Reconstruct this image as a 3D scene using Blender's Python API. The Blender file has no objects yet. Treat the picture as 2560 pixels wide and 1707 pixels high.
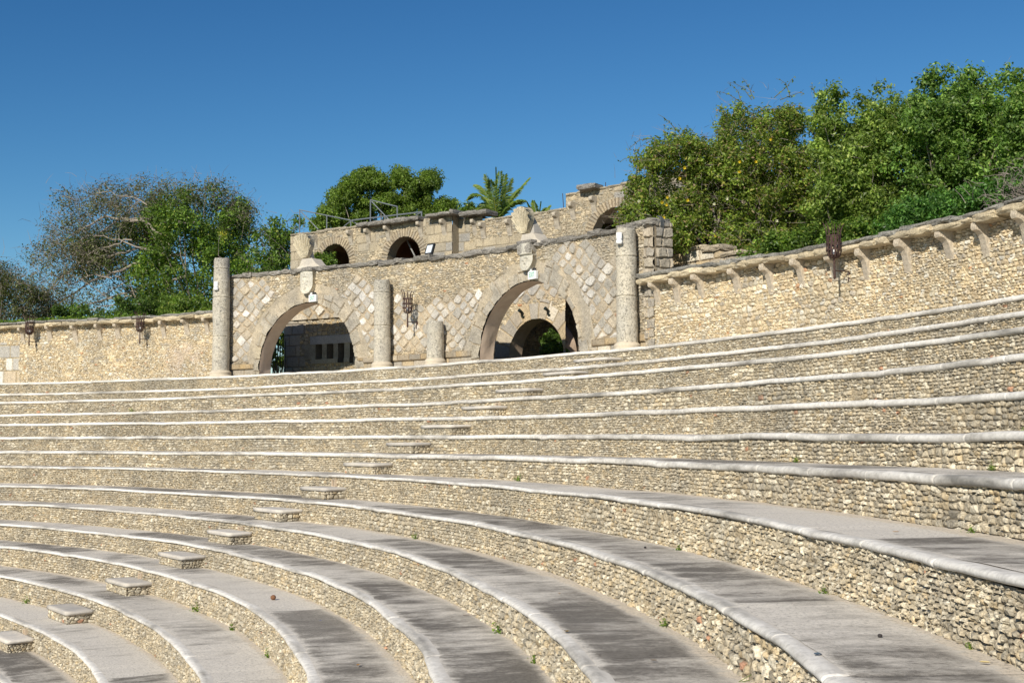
import bpy, math, random
import numpy as np
from mathutils import Matrix, Vector
S = bpy.context.scene
COL = S.collection
ZO = 6.0                      # eye height above the stage floor
# ------------------------------------------------------------------ camera
F, PITCH, ROLL = 3158.117, 0.0767926, -0.0049032     # focal length in pixels of a 2560 wide frame
CX, CY = -33.9278, 7.0444                             # centre of the round theatre
cd = bpy.data.cameras.new('camera'); cam = bpy.data.objects.new('camera', cd); COL.objects.link(cam)
cd.sensor_width = 36; cd.lens = F / 2560 * 36; cd.clip_start = 0.05; cd.clip_end = 8000
cR, sR, cP, sP = math.cos(ROLL), math.sin(ROLL), math.cos(PITCH), math.sin(PITCH)
rt = Vector((cR, -sP * sR, cP * sR)); up = Vector((-sR, -sP * cR, cP * cR)); fw = Vector((0, cP, sP))
cam.matrix_world = Matrix(((rt.x, up.x, -fw.x, 0), (rt.y, up.y, -fw.y, 0), (rt.z, up.z, -fw.z, ZO), (0, 0, 0, 1)))
S.camera = cam
# ------------------------------------------------------------------ sky, sun, exposure
SUN_EL, SUN_TRAVEL = math.radians(31), 1.13           # height; direction the light travels on the plan
w = bpy.data.worlds.new('World'); S.world = w; w.use_nodes = True
nt = w.node_tree; nt.nodes.clear()
sky = nt.nodes.new('ShaderNodeTexSky'); sky.sky_type = 'NISHITA'; sky.sun_disc = False
sx, sy = -math.cos(SUN_TRAVEL), -math.sin(SUN_TRAVEL)
sky.sun_elevation = SUN_EL; sky.sun_rotation = math.atan2(sx, sy)
sky.altitude = 30; sky.air_density = 1.0; sky.dust_density = 0.0; sky.ozone_density = 6.0
bg = nt.nodes.new('ShaderNodeBackground'); bg.inputs[1].default_value = 0.11
out = nt.nodes.new('ShaderNodeOutputWorld')
sep = nt.nodes.new('ShaderNodeSeparateColor'); cmb = nt.nodes.new('ShaderNodeCombineColor'); nt.links.new(sky.outputs[0], sep.inputs[0])
for ch, (pw, kk) in enumerate(((1.85, .250), (1.43, .392), (1.2, .515))):       # the clear, deep blue of a very dry clean sky
    a_ = nt.nodes.new('ShaderNodeMath'); a_.operation = 'POWER'; a_.inputs[1].default_value = pw; nt.links.new(sep.outputs[ch], a_.inputs[0])
    b_ = nt.nodes.new('ShaderNodeMath'); b_.operation = 'MULTIPLY'; b_.inputs[1].default_value = kk; nt.links.new(a_.outputs[0], b_.inputs[0])
    c_ = nt.nodes.new('ShaderNodeMath'); c_.operation = 'MINIMUM'; nt.links.new(b_.outputs[0], c_.inputs[0]); nt.links.new(sep.outputs[ch], c_.inputs[1]); nt.links.new(c_.outputs[0], cmb.inputs[ch])
nt.links.new(cmb.outputs[0], bg.inputs[0]); nt.links.new(bg.outputs[0], out.inputs[0])
sl = bpy.data.lights.new('sun', 'SUN'); so = bpy.data.objects.new('sun', sl); COL.objects.link(so)
sl.energy = 5.0; sl.angle = math.radians(0.5); sl.color = (1.0, 0.93, 0.80)
tr = Vector((math.cos(SUN_TRAVEL) * math.cos(SUN_EL), math.sin(SUN_TRAVEL) * math.cos(SUN_EL), -math.sin(SUN_EL)))
so.rotation_euler = (-tr).to_track_quat('Z', 'Y').to_euler(); so.location = (-20, -30, 40)
S.view_settings.view_transform = 'Standard'; S.view_settings.look = 'None'
S.view_settings.exposure = 0.13; S.view_settings.gamma = 1.0
S.render.engine = 'CYCLES'
# ------------------------------------------------------------------ measuring helpers
def ray(u, v):
    x = (u - 1280) / F; y = -(v - 853.5) / F
    x, y = cR * x - sR * y, sR * x + cR * y
    return np.array([x, cP - sP * y, sP + cP * y])
def at_r(u, v, R):                      # point on the upright round wall of radius R -> theta, z
    d = ray(u, v); A = d[0]**2 + d[1]**2; B = -2 * (d[0] * CX + d[1] * CY); C = CX**2 + CY**2 - R * R
    s = (-B + math.sqrt(max(B * B - 4 * A * C, 0))) / (2 * A)
    return math.atan2(s * d[1] - CY, s * d[0] - CX), s * d[2] + ZO
def at_z(u, v, z):
    d = ray(u, v); s = (z - ZO) / d[2]; return np.array([s * d[0], s * d[1], z])
def at_y(u, v, Y):
    d = ray(u, v); s = Y / d[1]; return np.array([s * d[0], Y, s * d[2] + ZO])
def pol(th, r, z):
    return np.array([CX + r * math.cos(th), CY + r * math.sin(th), z])
# ------------------------------------------------------------------ hashing and noise
def rnd(i, j, k=0):
    with np.errstate(over='ignore'):
        x = (np.asarray(i).astype(np.int64).astype(np.uint32) * np.uint32(374761393)
             + np.asarray(j).astype(np.int64).astype(np.uint32) * np.uint32(668265263)
             + np.uint32((k * 1274126177 + 12345) & 0xffffffff))
        x ^= x >> np.uint32(13); x *= np.uint32(1274126177); x ^= x >> np.uint32(16)
        x *= np.uint32(2246822519); x ^= x >> np.uint32(15)
    return x.astype(np.float64) / 4294967296.0
def vn(x, y, seed=0):
    x = np.asarray(x, float); y = np.asarray(y, float)
    i = np.floor(x); j = np.floor(y); fx = x - i; fy = y - j
    fx = fx * fx * (3 - 2 * fx); fy = fy * fy * (3 - 2 * fy)
    a = rnd(i, j, seed); b = rnd(i + 1, j, seed); c = rnd(i, j + 1, seed); d = rnd(i + 1, j + 1, seed)
    return (a * (1 - fx) + b * fx) * (1 - fy) + (c * (1 - fx) + d * fx) * fy
def fbm(x, y, seed=0, o=3):
    t = 0; a = 0.5; n = 0
    for k in range(o):
        t = t + a * vn(x * 2**k, y * 2**k, seed + k * 7); n += a; a *= 0.5
    return t / n
def sst(a, b, x):
    t = np.clip((x - a) / (b - a), 0, 1); return t * t * (3 - 2 * t)
# ------------------------------------------------------------------ mesh building
def mesh_np(name, V, Q=None, T=None, col=None, crd=None, smooth=False):
    me = bpy.data.meshes.new(name); V = np.asarray(V, np.float32)
    me.vertices.add(len(V)); me.vertices.foreach_set('co', V.ravel())
    q = np.asarray(Q, np.int32).reshape(-1, 4) if Q is not None and len(Q) else np.zeros((0, 4), np.int32)
    t = np.asarray(T, np.int32).reshape(-1, 3) if T is not None and len(T) else np.zeros((0, 3), np.int32)
    idx = np.concatenate([q.ravel(), t.ravel()]).astype(np.int32)
    me.loops.add(len(idx)); me.loops.foreach_set('vertex_index', idx)
    me.polygons.add(len(q) + len(t))
    me.polygons.foreach_set('loop_start', np.concatenate([np.arange(len(q)) * 4, len(q) * 4 + np.arange(len(t)) * 3]).astype(np.int32))
    me.polygons.foreach_set('use_smooth', np.full(len(q) + len(t), smooth))
    me.update(calc_edges=True)
    if col is not None:
        a = me.attributes.new('Col', 'FLOAT_COLOR', 'POINT')
        c = np.ones((len(V), 4), np.float32); c[:, :3] = col; a.data.foreach_set('color', c.ravel())
    if crd is not None:
        a = me.attributes.new('Crd', 'FLOAT_VECTOR', 'POINT')
        a.data.foreach_set('vector', np.asarray(crd, np.float32).ravel())
    return me
def obj(name, me, mat, parent=None):
    o = bpy.data.objects.new(name, me); COL.objects.link(o)
    if mat and not me.materials: me.materials.append(mat)
    if parent: o.parent = parent
    return o
def tag(o, label=None, cat=None, group=None, kind=None):
    if label: o['label'] = label
    if cat: o['category'] = cat
    if group: o['group'] = group
    if kind: o['kind'] = kind
    return o
def thing(name, label, cat, group=None, loc=(0, 0, 0)):
    o = bpy.data.objects.new(name, None); COL.objects.link(o); o.location = loc; o.empty_display_size = 0.2
    return tag(o, label, cat, group)
def reparent(o, root):
    o.parent = root; o.matrix_parent_inverse = Matrix.Translation(-Vector(root.location))
class MB:
    def __init__(s): s.V = []; s.Q = []; s.T = []; s.C = []; s.n = 0
    def add(s, V, Q=None, T=None, col=(.5, .5, .5)):
        V = np.asarray(V, float); 
        if Q is not None and len(Q): s.Q.append(np.asarray(Q) + s.n)
        if T is not None and len(T): s.T.append(np.asarray(T) + s.n)
        c = np.empty((len(V), 3)); c[:] = col; s.V.append(V); s.C.append(c); s.n += len(V)
    def build(s, name, mat, parent=None, smooth=False):
        me = mesh_np(name, np.concatenate(s.V), np.concatenate(s.Q) if s.Q else None,
                     np.concatenate(s.T) if s.T else None, np.concatenate(s.C), None, smooth)
        o = obj(name, me, mat)
        if parent: reparent(o, parent)
        return o
    def box(s, c, ax, ay, az, col=(.5, .5, .5)):     # centre and three half-axis vectors
        c, ax, ay, az = map(np.asarray, (c, ax, ay, az))
        V = [c + i * ax + j * ay + k * az for i in (-1, 1) for j in (-1, 1) for k in (-1, 1)]
        s.add(V, [(0, 1, 3, 2), (4, 6, 7, 5), (0, 4, 5, 1), (2, 3, 7, 6), (0, 2, 6, 4), (1, 5, 7, 3)], col=col)
    def tube(s, pts, rad, n=6, col=(.3, .3, .3), cap=True):
        P = np.asarray(pts, float); m = len(P); R = np.broadcast_to(rad, (m,)).astype(float)
        t = np.gradient(P, axis=0); t /= np.linalg.norm(t, axis=1)[:, None] + 1e-9
        ref = np.array([0, 0, 1.0]) if abs(t[0][2]) < 0.8 else np.array([1.0, 0, 0])
        a = np.cross(t, ref); a /= np.linalg.norm(a, axis=1)[:, None] + 1e-9; b = np.cross(t, a)
        an = np.arange(n) * 2 * math.pi / n
        V = (P[:, None, :] + R[:, None, None] * (np.cos(an)[None, :, None] * a[:, None, :] + np.sin(an)[None, :, None] * b[:, None, :])).reshape(-1, 3)
        i, j = np.meshgrid(np.arange(m - 1), np.arange(n), indexing='ij'); j2 = (j + 1) % n
        Q = np.stack([i * n + j, i * n + j2, (i + 1) * n + j2, (i + 1) * n + j], -1).reshape(-1, 4)
        T = []
        if cap:
            V = np.concatenate([V, P[:1], P[-1:]])
            for k in range(n): T += [(m * n, (k + 1) % n, k), (m * n + 1, (m - 1) * n + k, (m - 1) * n + (k + 1) % n)]
        s.add(V, Q, T, col)
    def lathe(s, prof, c, n=24, col=(.5, .5, .5)):
        prof = np.asarray(prof, float); m = len(prof); an = np.arange(n) * 2 * math.pi / n
        V = np.stack([c[0] + prof[:, :1] * np.cos(an), c[1] + prof[:, :1] * np.sin(an), np.repeat(c[2] + prof[:, 1:2], n, 1)], -1).reshape(-1, 3)
        i, j = np.meshgrid(np.arange(m - 1), np.arange(n), indexing='ij'); j2 = (j + 1) % n
        s.add(V, np.stack([i * n + j, i * n + j2, (i + 1) * n + j2, (i + 1) * n + j], -1).reshape(-1, 4), col=col)
# a rounded, subdivided unit block (-1..1), reused for every rough stone
def unit_block(n):
    key = {}; V = []; Q = []
    def vid(p):
        k = tuple(np.round(p, 5))
        if k not in key: key[k] = len(V); V.append(p)
        return key[k]
    for ax in range(3):
        for sg in (-1, 1):
            for i in range(n):
                for j in range(n):
                    q = []
                    for (a, b) in ((i, j), (i + 1, j), (i + 1, j + 1), (i, j + 1)):
                        p = np.zeros(3); p[ax] = sg; p[(ax + 1) % 3] = -1 + 2 * a / n; p[(ax + 2) % 3] = -1 + 2 * b / n; q.append(vid(p))
                    Q.append(q if sg > 0 else q[::-1])
    return np.array(V), np.array(Q)
UB = {n: unit_block(n) for n in (2, 4, 6)}
def rough(mb, c, ax, ay, az, col, seed, n=4, rd=0.25, amp=0.12, vary=.12):
    V, Q = UB[n]; r = np.random.RandomState(seed)
    l = np.linalg.norm(V, axis=1, keepdims=True); P = V * (1 - rd) + V / l * rd * 1.25
    k = r.uniform(0, 99, 6)
    d = np.stack([np.sin(V @ np.array([2.1, 3.3, 1.7]) + k[0]) * .5 + np.sin(V @ np.array([-5.1, 2.3, 4.9]) + k[1]) * .35,
                  np.sin(V @ np.array([3.1, -2.2, 2.7]) + k[2]) * .5 + np.sin(V @ np.array([4.1, 5.3, -3.9]) + k[3]) * .35,
                  np.sin(V @ np.array([-2.6, 1.9, 3.1]) + k[4]) * .5 + np.sin(V @ np.array([3.7, -4.9, 5.1]) + k[5]) * .35], 1)
    L3 = np.array([np.linalg.norm(ax), np.linalg.norm(ay), np.linalg.norm(az)]); k3 = np.minimum(1, 1.6 * L3.min() / L3)
    P = P + (d * amp + r.uniform(-amp * .3, amp * .3, V.shape)) * k3
    mb.add(np.asarray(c) + P[:, :1] * np.asarray(ax) + P[:, 1:2] * np.asarray(ay) + P[:, 2:] * np.asarray(az), Q,
           col=np.clip(np.asarray(col) * (1 + r.uniform(-vary, vary)), 0, 1))
# ------------------------------------------------------------------ materials
MATS = {}
def nodes(name):
    m = bpy.data.materials.new(name); m.use_nodes = True; t = m.node_tree; t.nodes.clear()
    o = t.nodes.new('ShaderNodeOutputMaterial'); b = t.nodes.new('ShaderNodeBsdfPrincipled')
    t.links.new(b.outputs[0], o.inputs[0]); MATS[name] = m
    return m, t, b
def N(t, typ, **k):
    n = t.nodes.new(typ)
    for a, v in k.items():
        if a.startswith('i_'): n.inputs[a[2:].replace('_', ' ')].default_value = v
        else: setattr(n, a, v)
    return n
def ramp(t, pts):
    r = t.nodes.new('ShaderNodeValToRGB'); e = r.color_ramp.elements
    while len(e) < len(pts): e.new(0.5)
    for k, (p, c) in enumerate(pts):
        e[k].position = p; e[k].color = (c, c, c, 1) if isinstance(c, (int, float)) else (*c, 1)
    return r
def mixc(t, typ, f, a, b):
    m = t.nodes.new('ShaderNodeMix'); m.data_type = 'RGBA'; m.blend_type = typ
    for s, v in ((m.inputs[0], f), (m.inputs[6], a), (m.inputs[7], b)):
        if hasattr(v, 'is_linked') or isinstance(v, bpy.types.NodeSocket): t.links.new(v, s)
        elif isinstance(v, tuple): s.default_value = (*v, 1)
        else: s.default_value = v
    return m.outputs[2]
def stone_mat(name, sc=22, lo=.62, hi=1.22, bump=.5, dist=.01, rough_=.93, pits=0.0, tint=None):
    m, t, b = nodes(name)
    tc = N(t, 'ShaderNodeTexCoord'); at = N(t, 'ShaderNodeAttribute', attribute_name='Col')
    n1 = N(t, 'ShaderNodeTexNoise', i_Scale=sc, i_Detail=5.0, i_Roughness=.65)
    n2 = N(t, 'ShaderNodeTexNoise', i_Scale=1.3, i_Detail=4.0, i_Roughness=.6)
    t.links.new(tc.outputs['Object'], n1.inputs['Vector']); t.links.new(tc.outputs['Object'], n2.inputs['Vector'])
    r1 = ramp(t, [(.25, lo), (.75, hi)]); t.links.new(n1.outputs[0], r1.inputs[0])
    r2 = ramp(t, [(.3, (.80, .80, .82)), (.7, (1.08, 1.05, 1.0))]); t.links.new(n2.outputs[0], r2.inputs[0])
    c = mixc(t, 'MULTIPLY', 1.0, at.outputs['Color'], r1.outputs[0]); c = mixc(t, 'MULTIPLY', 1.0, c, r2.outputs[0])
    h = n1.outputs[0]
    if pits > 0:
        v = N(t, 'ShaderNodeTexNoise', i_Scale=sc * .8, i_Detail=3.0, i_Roughness=.75, i_Distortion=1.2)
        t.links.new(tc.outputs['Object'], v.inputs['Vector'])
        rp = ramp(t, [(.36, 0.0), (.46, 1.0)]); t.links.new(v.outputs[0], rp.inputs[0])
        c = mixc(t, 'MULTIPLY', pits, c, rp.outputs[0])
        ad = N(t, 'ShaderNodeMath', operation='MULTIPLY_ADD'); ad.inputs[1].default_value = .8
        t.links.new(rp.outputs[0], ad.inputs[0]); t.links.new(h, ad.inputs[2]); h = ad.outputs[0]
    bp = N(t, 'ShaderNodeBump', i_Strength=bump, i_Distance=dist)
    t.links.new(h, bp.inputs['Height']); t.links.new(bp.outputs[0], b.inputs['Normal'])
    t.links.new(c, b.inputs['Base Color']); b.inputs['Roughness'].default_value = rough_
    b.inputs['Specular IOR Level'].default_value = .25
    return m
M_RUB = stone_mat('rubble_stone', 38, .55, 1.25, .6, .012, pits=.35)
M_WALL = stone_mat('coursed_wall_stone', 26, .6, 1.22, .6, .015, pits=.3)
M_COL = stone_mat('coral_column_stone', 30, .8, 1.15, .8, .02, pits=.6)
M_CARV = stone_mat('carved_stone', 30, .75, 1.12, .6, .015, pits=.25)
M_COP = stone_mat('dark_coping_stone', 20, .55, 1.25, .8, .02, pits=.35)
M_CORB = stone_mat('smooth_corbel_stone', 14, .85, 1.08, .35, .01)
def concrete_tread():
    m, t, b = nodes('weathered_concrete_tread')
    at = N(t, 'ShaderNodeAttribute', attribute_name='Crd'); sp = N(t, 'ShaderNodeSeparateXYZ')
    t.links.new(at.outputs['Vector'], sp.inputs[0])
    def noise(sx_, sy_, off, sc, det=4, rg=.6):
        mp = N(t, 'ShaderNodeMapping'); mp.inputs['Scale'].default_value = (sx_, sy_, 3.1); mp.inputs['Location'].default_value = (off, off, 0)
        t.links.new(at.outputs['Vector'], mp.inputs[0])
        n = N(t, 'ShaderNodeTexNoise', i_Scale=sc, i_Detail=float(det), i_Roughness=rg); t.links.new(mp.outputs[0], n.inputs['Vector']); return n.outputs[0]
    streak = noise(1.7, .75, 3, 2.2, 6, .72); patch = noise(.42, .42, 11, 1.1, 4, .6); fine = noise(9, 4.5, 7, 4.0, 6, .8); spk = noise(9, 12, 5, 3.0, 6, .85)
    dv = N(t, 'ShaderNodeMath', operation='DIVIDE'); t.links.new(sp.outputs[0], dv.inputs[0]); dv.inputs[1].default_value = 3.1
    fl = N(t, 'ShaderNodeMath', operation='FLOOR'); t.links.new(dv.outputs[0], fl.inputs[0])
    cb = N(t, 'ShaderNodeCombineXYZ'); t.links.new(fl.outputs[0], cb.inputs[0]); t.links.new(sp.outputs[2], cb.inputs[1])
    wn = N(t, 'ShaderNodeTexWhiteNoise', noise_dimensions='2D'); t.links.new(cb.outputs[0], wn.inputs['Vector'])
    def madd(a, k, c):
        x = N(t, 'ShaderNodeMath', operation='MULTIPLY_ADD'); t.links.new(a, x.inputs[0]); x.inputs[1].default_value = k
        if isinstance(c, float): x.inputs[2].default_value = c
        else: t.links.new(c, x.inputs[2])
        return x.outputs[0]
    f = madd(streak, 1.0, -.5); f = madd(wn.outputs[0], .46, f); f = madd(patch, 1.25, f); f = madd(fine, .5, f); f = madd(spk, .45, f)
    yy = madd(streak, .34, -.17); yy = madd(fine, .16, yy); ys = N(t, 'ShaderNodeMath', operation='ADD'); t.links.new(yy, ys.inputs[0]); t.links.new(sp.outputs[1], ys.inputs[1])
    ed = ramp(t, [(0.0, 0.0), (.20, .0), (.27, .9), (.34, 1.0), (.90, 1.0), (1.02, .2)]); t.links.new(ys.outputs[0], ed.inputs[0])
    r = ramp(t, [(.0, 0.0), (.45, .5), (.9, 1.0)]); 
    fs = madd(f, 2.7, -3.34); t.links.new(fs, r.inputs[0])
    mu = N(t, 'ShaderNodeMath', operation='MULTIPLY'); t.links.new(r.outputs[0], mu.inputs[0]); t.links.new(ed.outputs[0], mu.inputs[1])
    pale = mixc(t, 'MIX', fine, (.56, .515, .445), (.79, .735, .65))
    dark = mixc(t, 'MIX', fine, (.25, .225, .19), (.09, .082, .072))
    c = mixc(t, 'MIX', mu.outputs[0], pale, dark)
    ft = ramp(t, [(.95, 0.0), (1.03, .8)]); t.links.new(ys.outputs[0], ft.inputs[0])
    c = mixc(t, 'MIX', ft.outputs[0], c, (.62, .54, .43))
    gr = ramp(t, [(.36, .45), (.48, .95), (.62, 1.10)]); t.links.new(spk, gr.inputs[0]); c = mixc(t, 'MULTIPLY', 1.0, c, gr.outputs[0])
    # fine open joint between slabs
    jm = N(t, 'ShaderNodeMath', operation='FRACT'); t.links.new(dv.outputs[0], jm.inputs[0]); jr = ramp(t, [(.0, .5), (.006, 1.0), (.994, 1.0), (1.0, .5)]); t.links.new(jm.outputs[0], jr.inputs[0]); c = mixc(t, 'MULTIPLY', .8, c, jr.outputs[0])
    t.links.new(c, b.inputs['Base Color']); b.inputs['Roughness'].default_value = .9; b.inputs['Specular IOR Level'].default_value = .25
    bp = N(t, 'ShaderNodeBump', i_Strength=.35, i_Distance=.006); t.links.new(fine, bp.inputs['Height']); t.links.new(bp.outputs[0], b.inputs['Normal'])
    return m
M_TREAD = concrete_tread()
def white_lip():
    m, t, b = nodes('whitewashed_nosing')
    at = N(t, 'ShaderNodeAttribute', attribute_name='Crd')
    n = N(t, 'ShaderNodeTexNoise', i_Scale=1.1, i_Detail=5.0, i_Roughness=.62)
    mp = N(t, 'ShaderNodeMapping'); mp.inputs['Scale'].default_value = (.55, 2.5, 3.3); t.links.new(at.outputs['Vector'], mp.inputs[0]); t.links.new(mp.outputs[0], n.inputs['Vector'])
    n2 = N(t, 'ShaderNodeTexNoise', i_Scale=14.0, i_Detail=5.0, i_Roughness=.7); t.links.new(at.outputs['Vector'], n2.inputs['Vector'])
    r = ramp(t, [(.30, (.27, .255, .23)), (.41, (.52, .49, .44)), (.54, (.76, .725, .665))]); t.links.new(n.outputs[0], r.inputs[0])
    r2 = ramp(t, [(.3, .72), (.6, 1.06)]); t.links.new(n2.outputs[0], r2.inputs[0])
    c = mixc(t, 'MULTIPLY', 1.0, r.outputs[0], r2.outputs[0])
    sp = N(t, 'ShaderNodeSeparateXYZ'); t.links.new(at.outputs['Vector'], sp.inputs[0])
    bl = N(t, 'ShaderNodeMath', operation='MULTIPLY_ADD'); t.links.new(n2.outputs[0], bl.inputs[0]); bl.inputs[1].default_value = .09; t.links.new(sp.outputs[1], bl.inputs[2])
    br = ramp(t, [(.05, 0.0), (.12, 1.0)]); t.links.new(bl.outputs[0], br.inputs[0]); c = mixc(t, 'MIX', br.outputs[0], (.62, .58, .52), c)
    pp = N(t, 'ShaderNodeMath', operation='PINGPONG'); t.links.new(sp.outputs[0], pp.inputs[0]); pp.inputs[1].default_value = .72
    rj = ramp(t, [(.0, .6), (.008, 1.0)]); t.links.new(pp.outputs[0], rj.inputs[0]); c = mixc(t, 'MULTIPLY', .8, c, rj.outputs[0])
    t.links.new(c, b.inputs['Base Color']); b.inputs['Roughness'].default_value = .8; b.inputs['Specular IOR Level'].default_value = .3
    bp = N(t, 'ShaderNodeBump', i_Strength=.5, i_Distance=.01); t.links.new(n2.outputs[0], bp.inputs['Height']); t.links.new(bp.outputs[0], b.inputs['Normal'])
    return m
M_LIP = white_lip()
def plain(name, c1, c2, sc=6, rough_=.85, bump=.3, dist=.01, metal=0, spec=.3):
    m, t, b = nodes(name)
    tc = N(t, 'ShaderNodeTexCoord'); n = N(t, 'ShaderNodeTexNoise', i_Scale=sc, i_Detail=5.0, i_Roughness=.6)
    t.links.new(tc.outputs['Object'], n.inputs['Vector'])
    r = ramp(t, [(.3, c1), (.7, c2)]); t.links.new(n.outputs[0], r.inputs[0]); t.links.new(r.outputs[0], b.inputs['Base Color'])
    bp = N(t, 'ShaderNodeBump', i_Strength=bump, i_Distance=dist); t.links.new(n.outputs[0], bp.inputs['Height']); t.links.new(bp.outputs[0], b.inputs['Normal'])
    b.inputs['Roughness'].default_value = rough_; b.inputs['Metallic'].default_value = metal; b.inputs['Specular IOR Level'].default_value = spec
    return m
M_PLAST = plain('tan_arch_plaster', (.60, .46, .35), (.74, .59, .46), 3.2, .9, .6, .03)
M_REDPL = plain('brown_room_plaster', (.22, .115, .07), (.33, .18, .11), 2.5)
M_CREAM = plain('cream_plaster', (.50, .40, .29), (.60, .49, .37), 2.5)
M_IRON = plain('rusty_wrought_iron', (.045, .028, .026), (.105, .058, .048), 30, .75, .4, .004, .35, .4)
M_GREYM = plain('grey_painted_steel', (.13, .15, .17), (.20, .22, .24), 12, .6, .2, .003, .2, .4)
M_GATE = plain('dark_green_gate_paint', (.010, .016, .014), (.022, .03, .026), 10, .5)
M_WHITE = plain('white_plastic', (.72, .73, .73), (.82, .82, .81), 8, .45, .05, .002)
M_GREEN = plain('green_sign_lettering', (.02, .30, .20), (.03, .36, .25), 8, .5, .05)
M_BLACK = plain('black_housing', (.015, .016, .018), (.035, .036, .04), 8, .5, .1)
M_LENS = plain('pale_lamp_lens', (.55, .62, .68), (.70, .75, .80), 5, .12, .05, .002, 0, .6)
M_SHADE = plain('dark_opening_shade', (.045, .030, .022), (.10, .07, .05), 9, .8, .5)  # dark brown that paints in the shade of the vine opening and booth windows
M_BARK = plain('grey_brown_bark', (.16, .13, .10), (.34, .30, .25), 9, .95, .8, .02)
M_TWIG = plain('dry_twigs', (.15, .12, .10), (.29, .25, .22), 3, .95, .2)
M_PIPE = plain('grey_conduit', (.05, .06, .07), (.10, .11, .12), 12, .5, .1)
M_GROUND = plain('dry_grassy_soil', (.10, .11, .05), (.24, .20, .12), .7, 1, .6, .05)
def leaf_mat():
    m, t, b = nodes('leaf')
    at = N(t, 'ShaderNodeAttribute', attribute_name='Col')
    t.links.new(at.outputs['Color'], b.inputs['Base Color']); b.inputs['Roughness'].default_value = .42; b.inputs['Specular IOR Level'].default_value = .35
    tl = N(t, 'ShaderNodeBsdfTranslucent'); br = mixc(t, 'MULTIPLY', 1.0, at.outputs['Color'], (1.5, 1.6, .6)); t.links.new(br, tl.inputs[0])
    mx = N(t, 'ShaderNodeMixShader'); mx.inputs[0].default_value = .42
    o = [n for n in t.nodes if n.type == 'OUTPUT_MATERIAL'][0]
    t.links.new(b.outputs[0], mx.inputs[1]); t.links.new(tl.outputs[0], mx.inputs[2]); t.links.new(mx.outputs[0], o.inputs[0])
    return m
M_LEAF = leaf_mat()
# ------------------------------------------------------------------ masonry patterns
def cells(s, z, wd, ht, seed, jit=.36, und=.3):
    z2 = z + und * ht * (fbm(s * .9, z * .7, seed + 50, 2) - .5) * 2
    a = s / wd; b = z2 / ht; j0 = np.floor(b)
    F1 = np.full(s.shape, 9.0); F2 = np.full(s.shape, 9.0); I = np.zeros(s.shape); K = np.zeros(s.shape); DX = np.zeros(s.shape); DZ = np.zeros(s.shape)
    for dj in (-1, 0, 1):
        j = j0 + dj; aa = a + rnd(j, j * 0 + 3, seed) * 7.3; i0 = np.floor(aa)
        for di in (-1, 0, 1):
            i = i0 + di
            px = i + .5 + (rnd(i, j, seed + 1) - .5) * 2 * jit; pz = j + .5 + (rnd(i, j, seed + 2) - .5) * jit * 1.3
            dx = aa - px; dz = b - pz
            d = np.sqrt(dx * dx + dz * dz * 1.15) / (.78 + .44 * rnd(i, j, seed + 3))
            cl = d < F1
            F2 = np.where(cl, F1, np.minimum(F2, d)); F1 = np.where(cl, d, F1)
            I = np.where(cl, i, I); K = np.where(cl, j, K); DX = np.where(cl, dx, DX); DZ = np.where(cl, dz, DZ)
    return F1, F2, I, K, DX, DZ
def pick(pal, r):
    pal = np.array(pal); w_ = np.cumsum(pal[:, 0]); w_ = w_ / w_[-1]
    return pal[np.minimum(np.searchsorted(w_, r), len(pal) - 1)][..., 1:]
P_SEAT = [(4, .63, .55, .405), (3, .54, .475, .355), (1.8, .41, .37, .29), (2.4, .77, .705, .56), (1.1, .58, .475, .31), (.03, .60, .34, .22)]
P_WALLR = [(4, .76, .65, .46), (3, .70, .57, .38), (2, .82, .745, .58), (1.8, .56, .50, .40), (.8, .85, .81, .70), (.05, .64, .38, .22)]
P_FACADE = [(4, .64, .53, .36), (3, .52, .45, .33), (2, .70, .61, .44), (1.5, .44, .40, .32), (.6, .76, .69, .56), (.03, .58, .30, .16)]
P_TERR = [(4, .54, .46, .33), (3, .46, .41, .31), (2, .62, .53, .38), (1, .38, .35, .29)]
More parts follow.
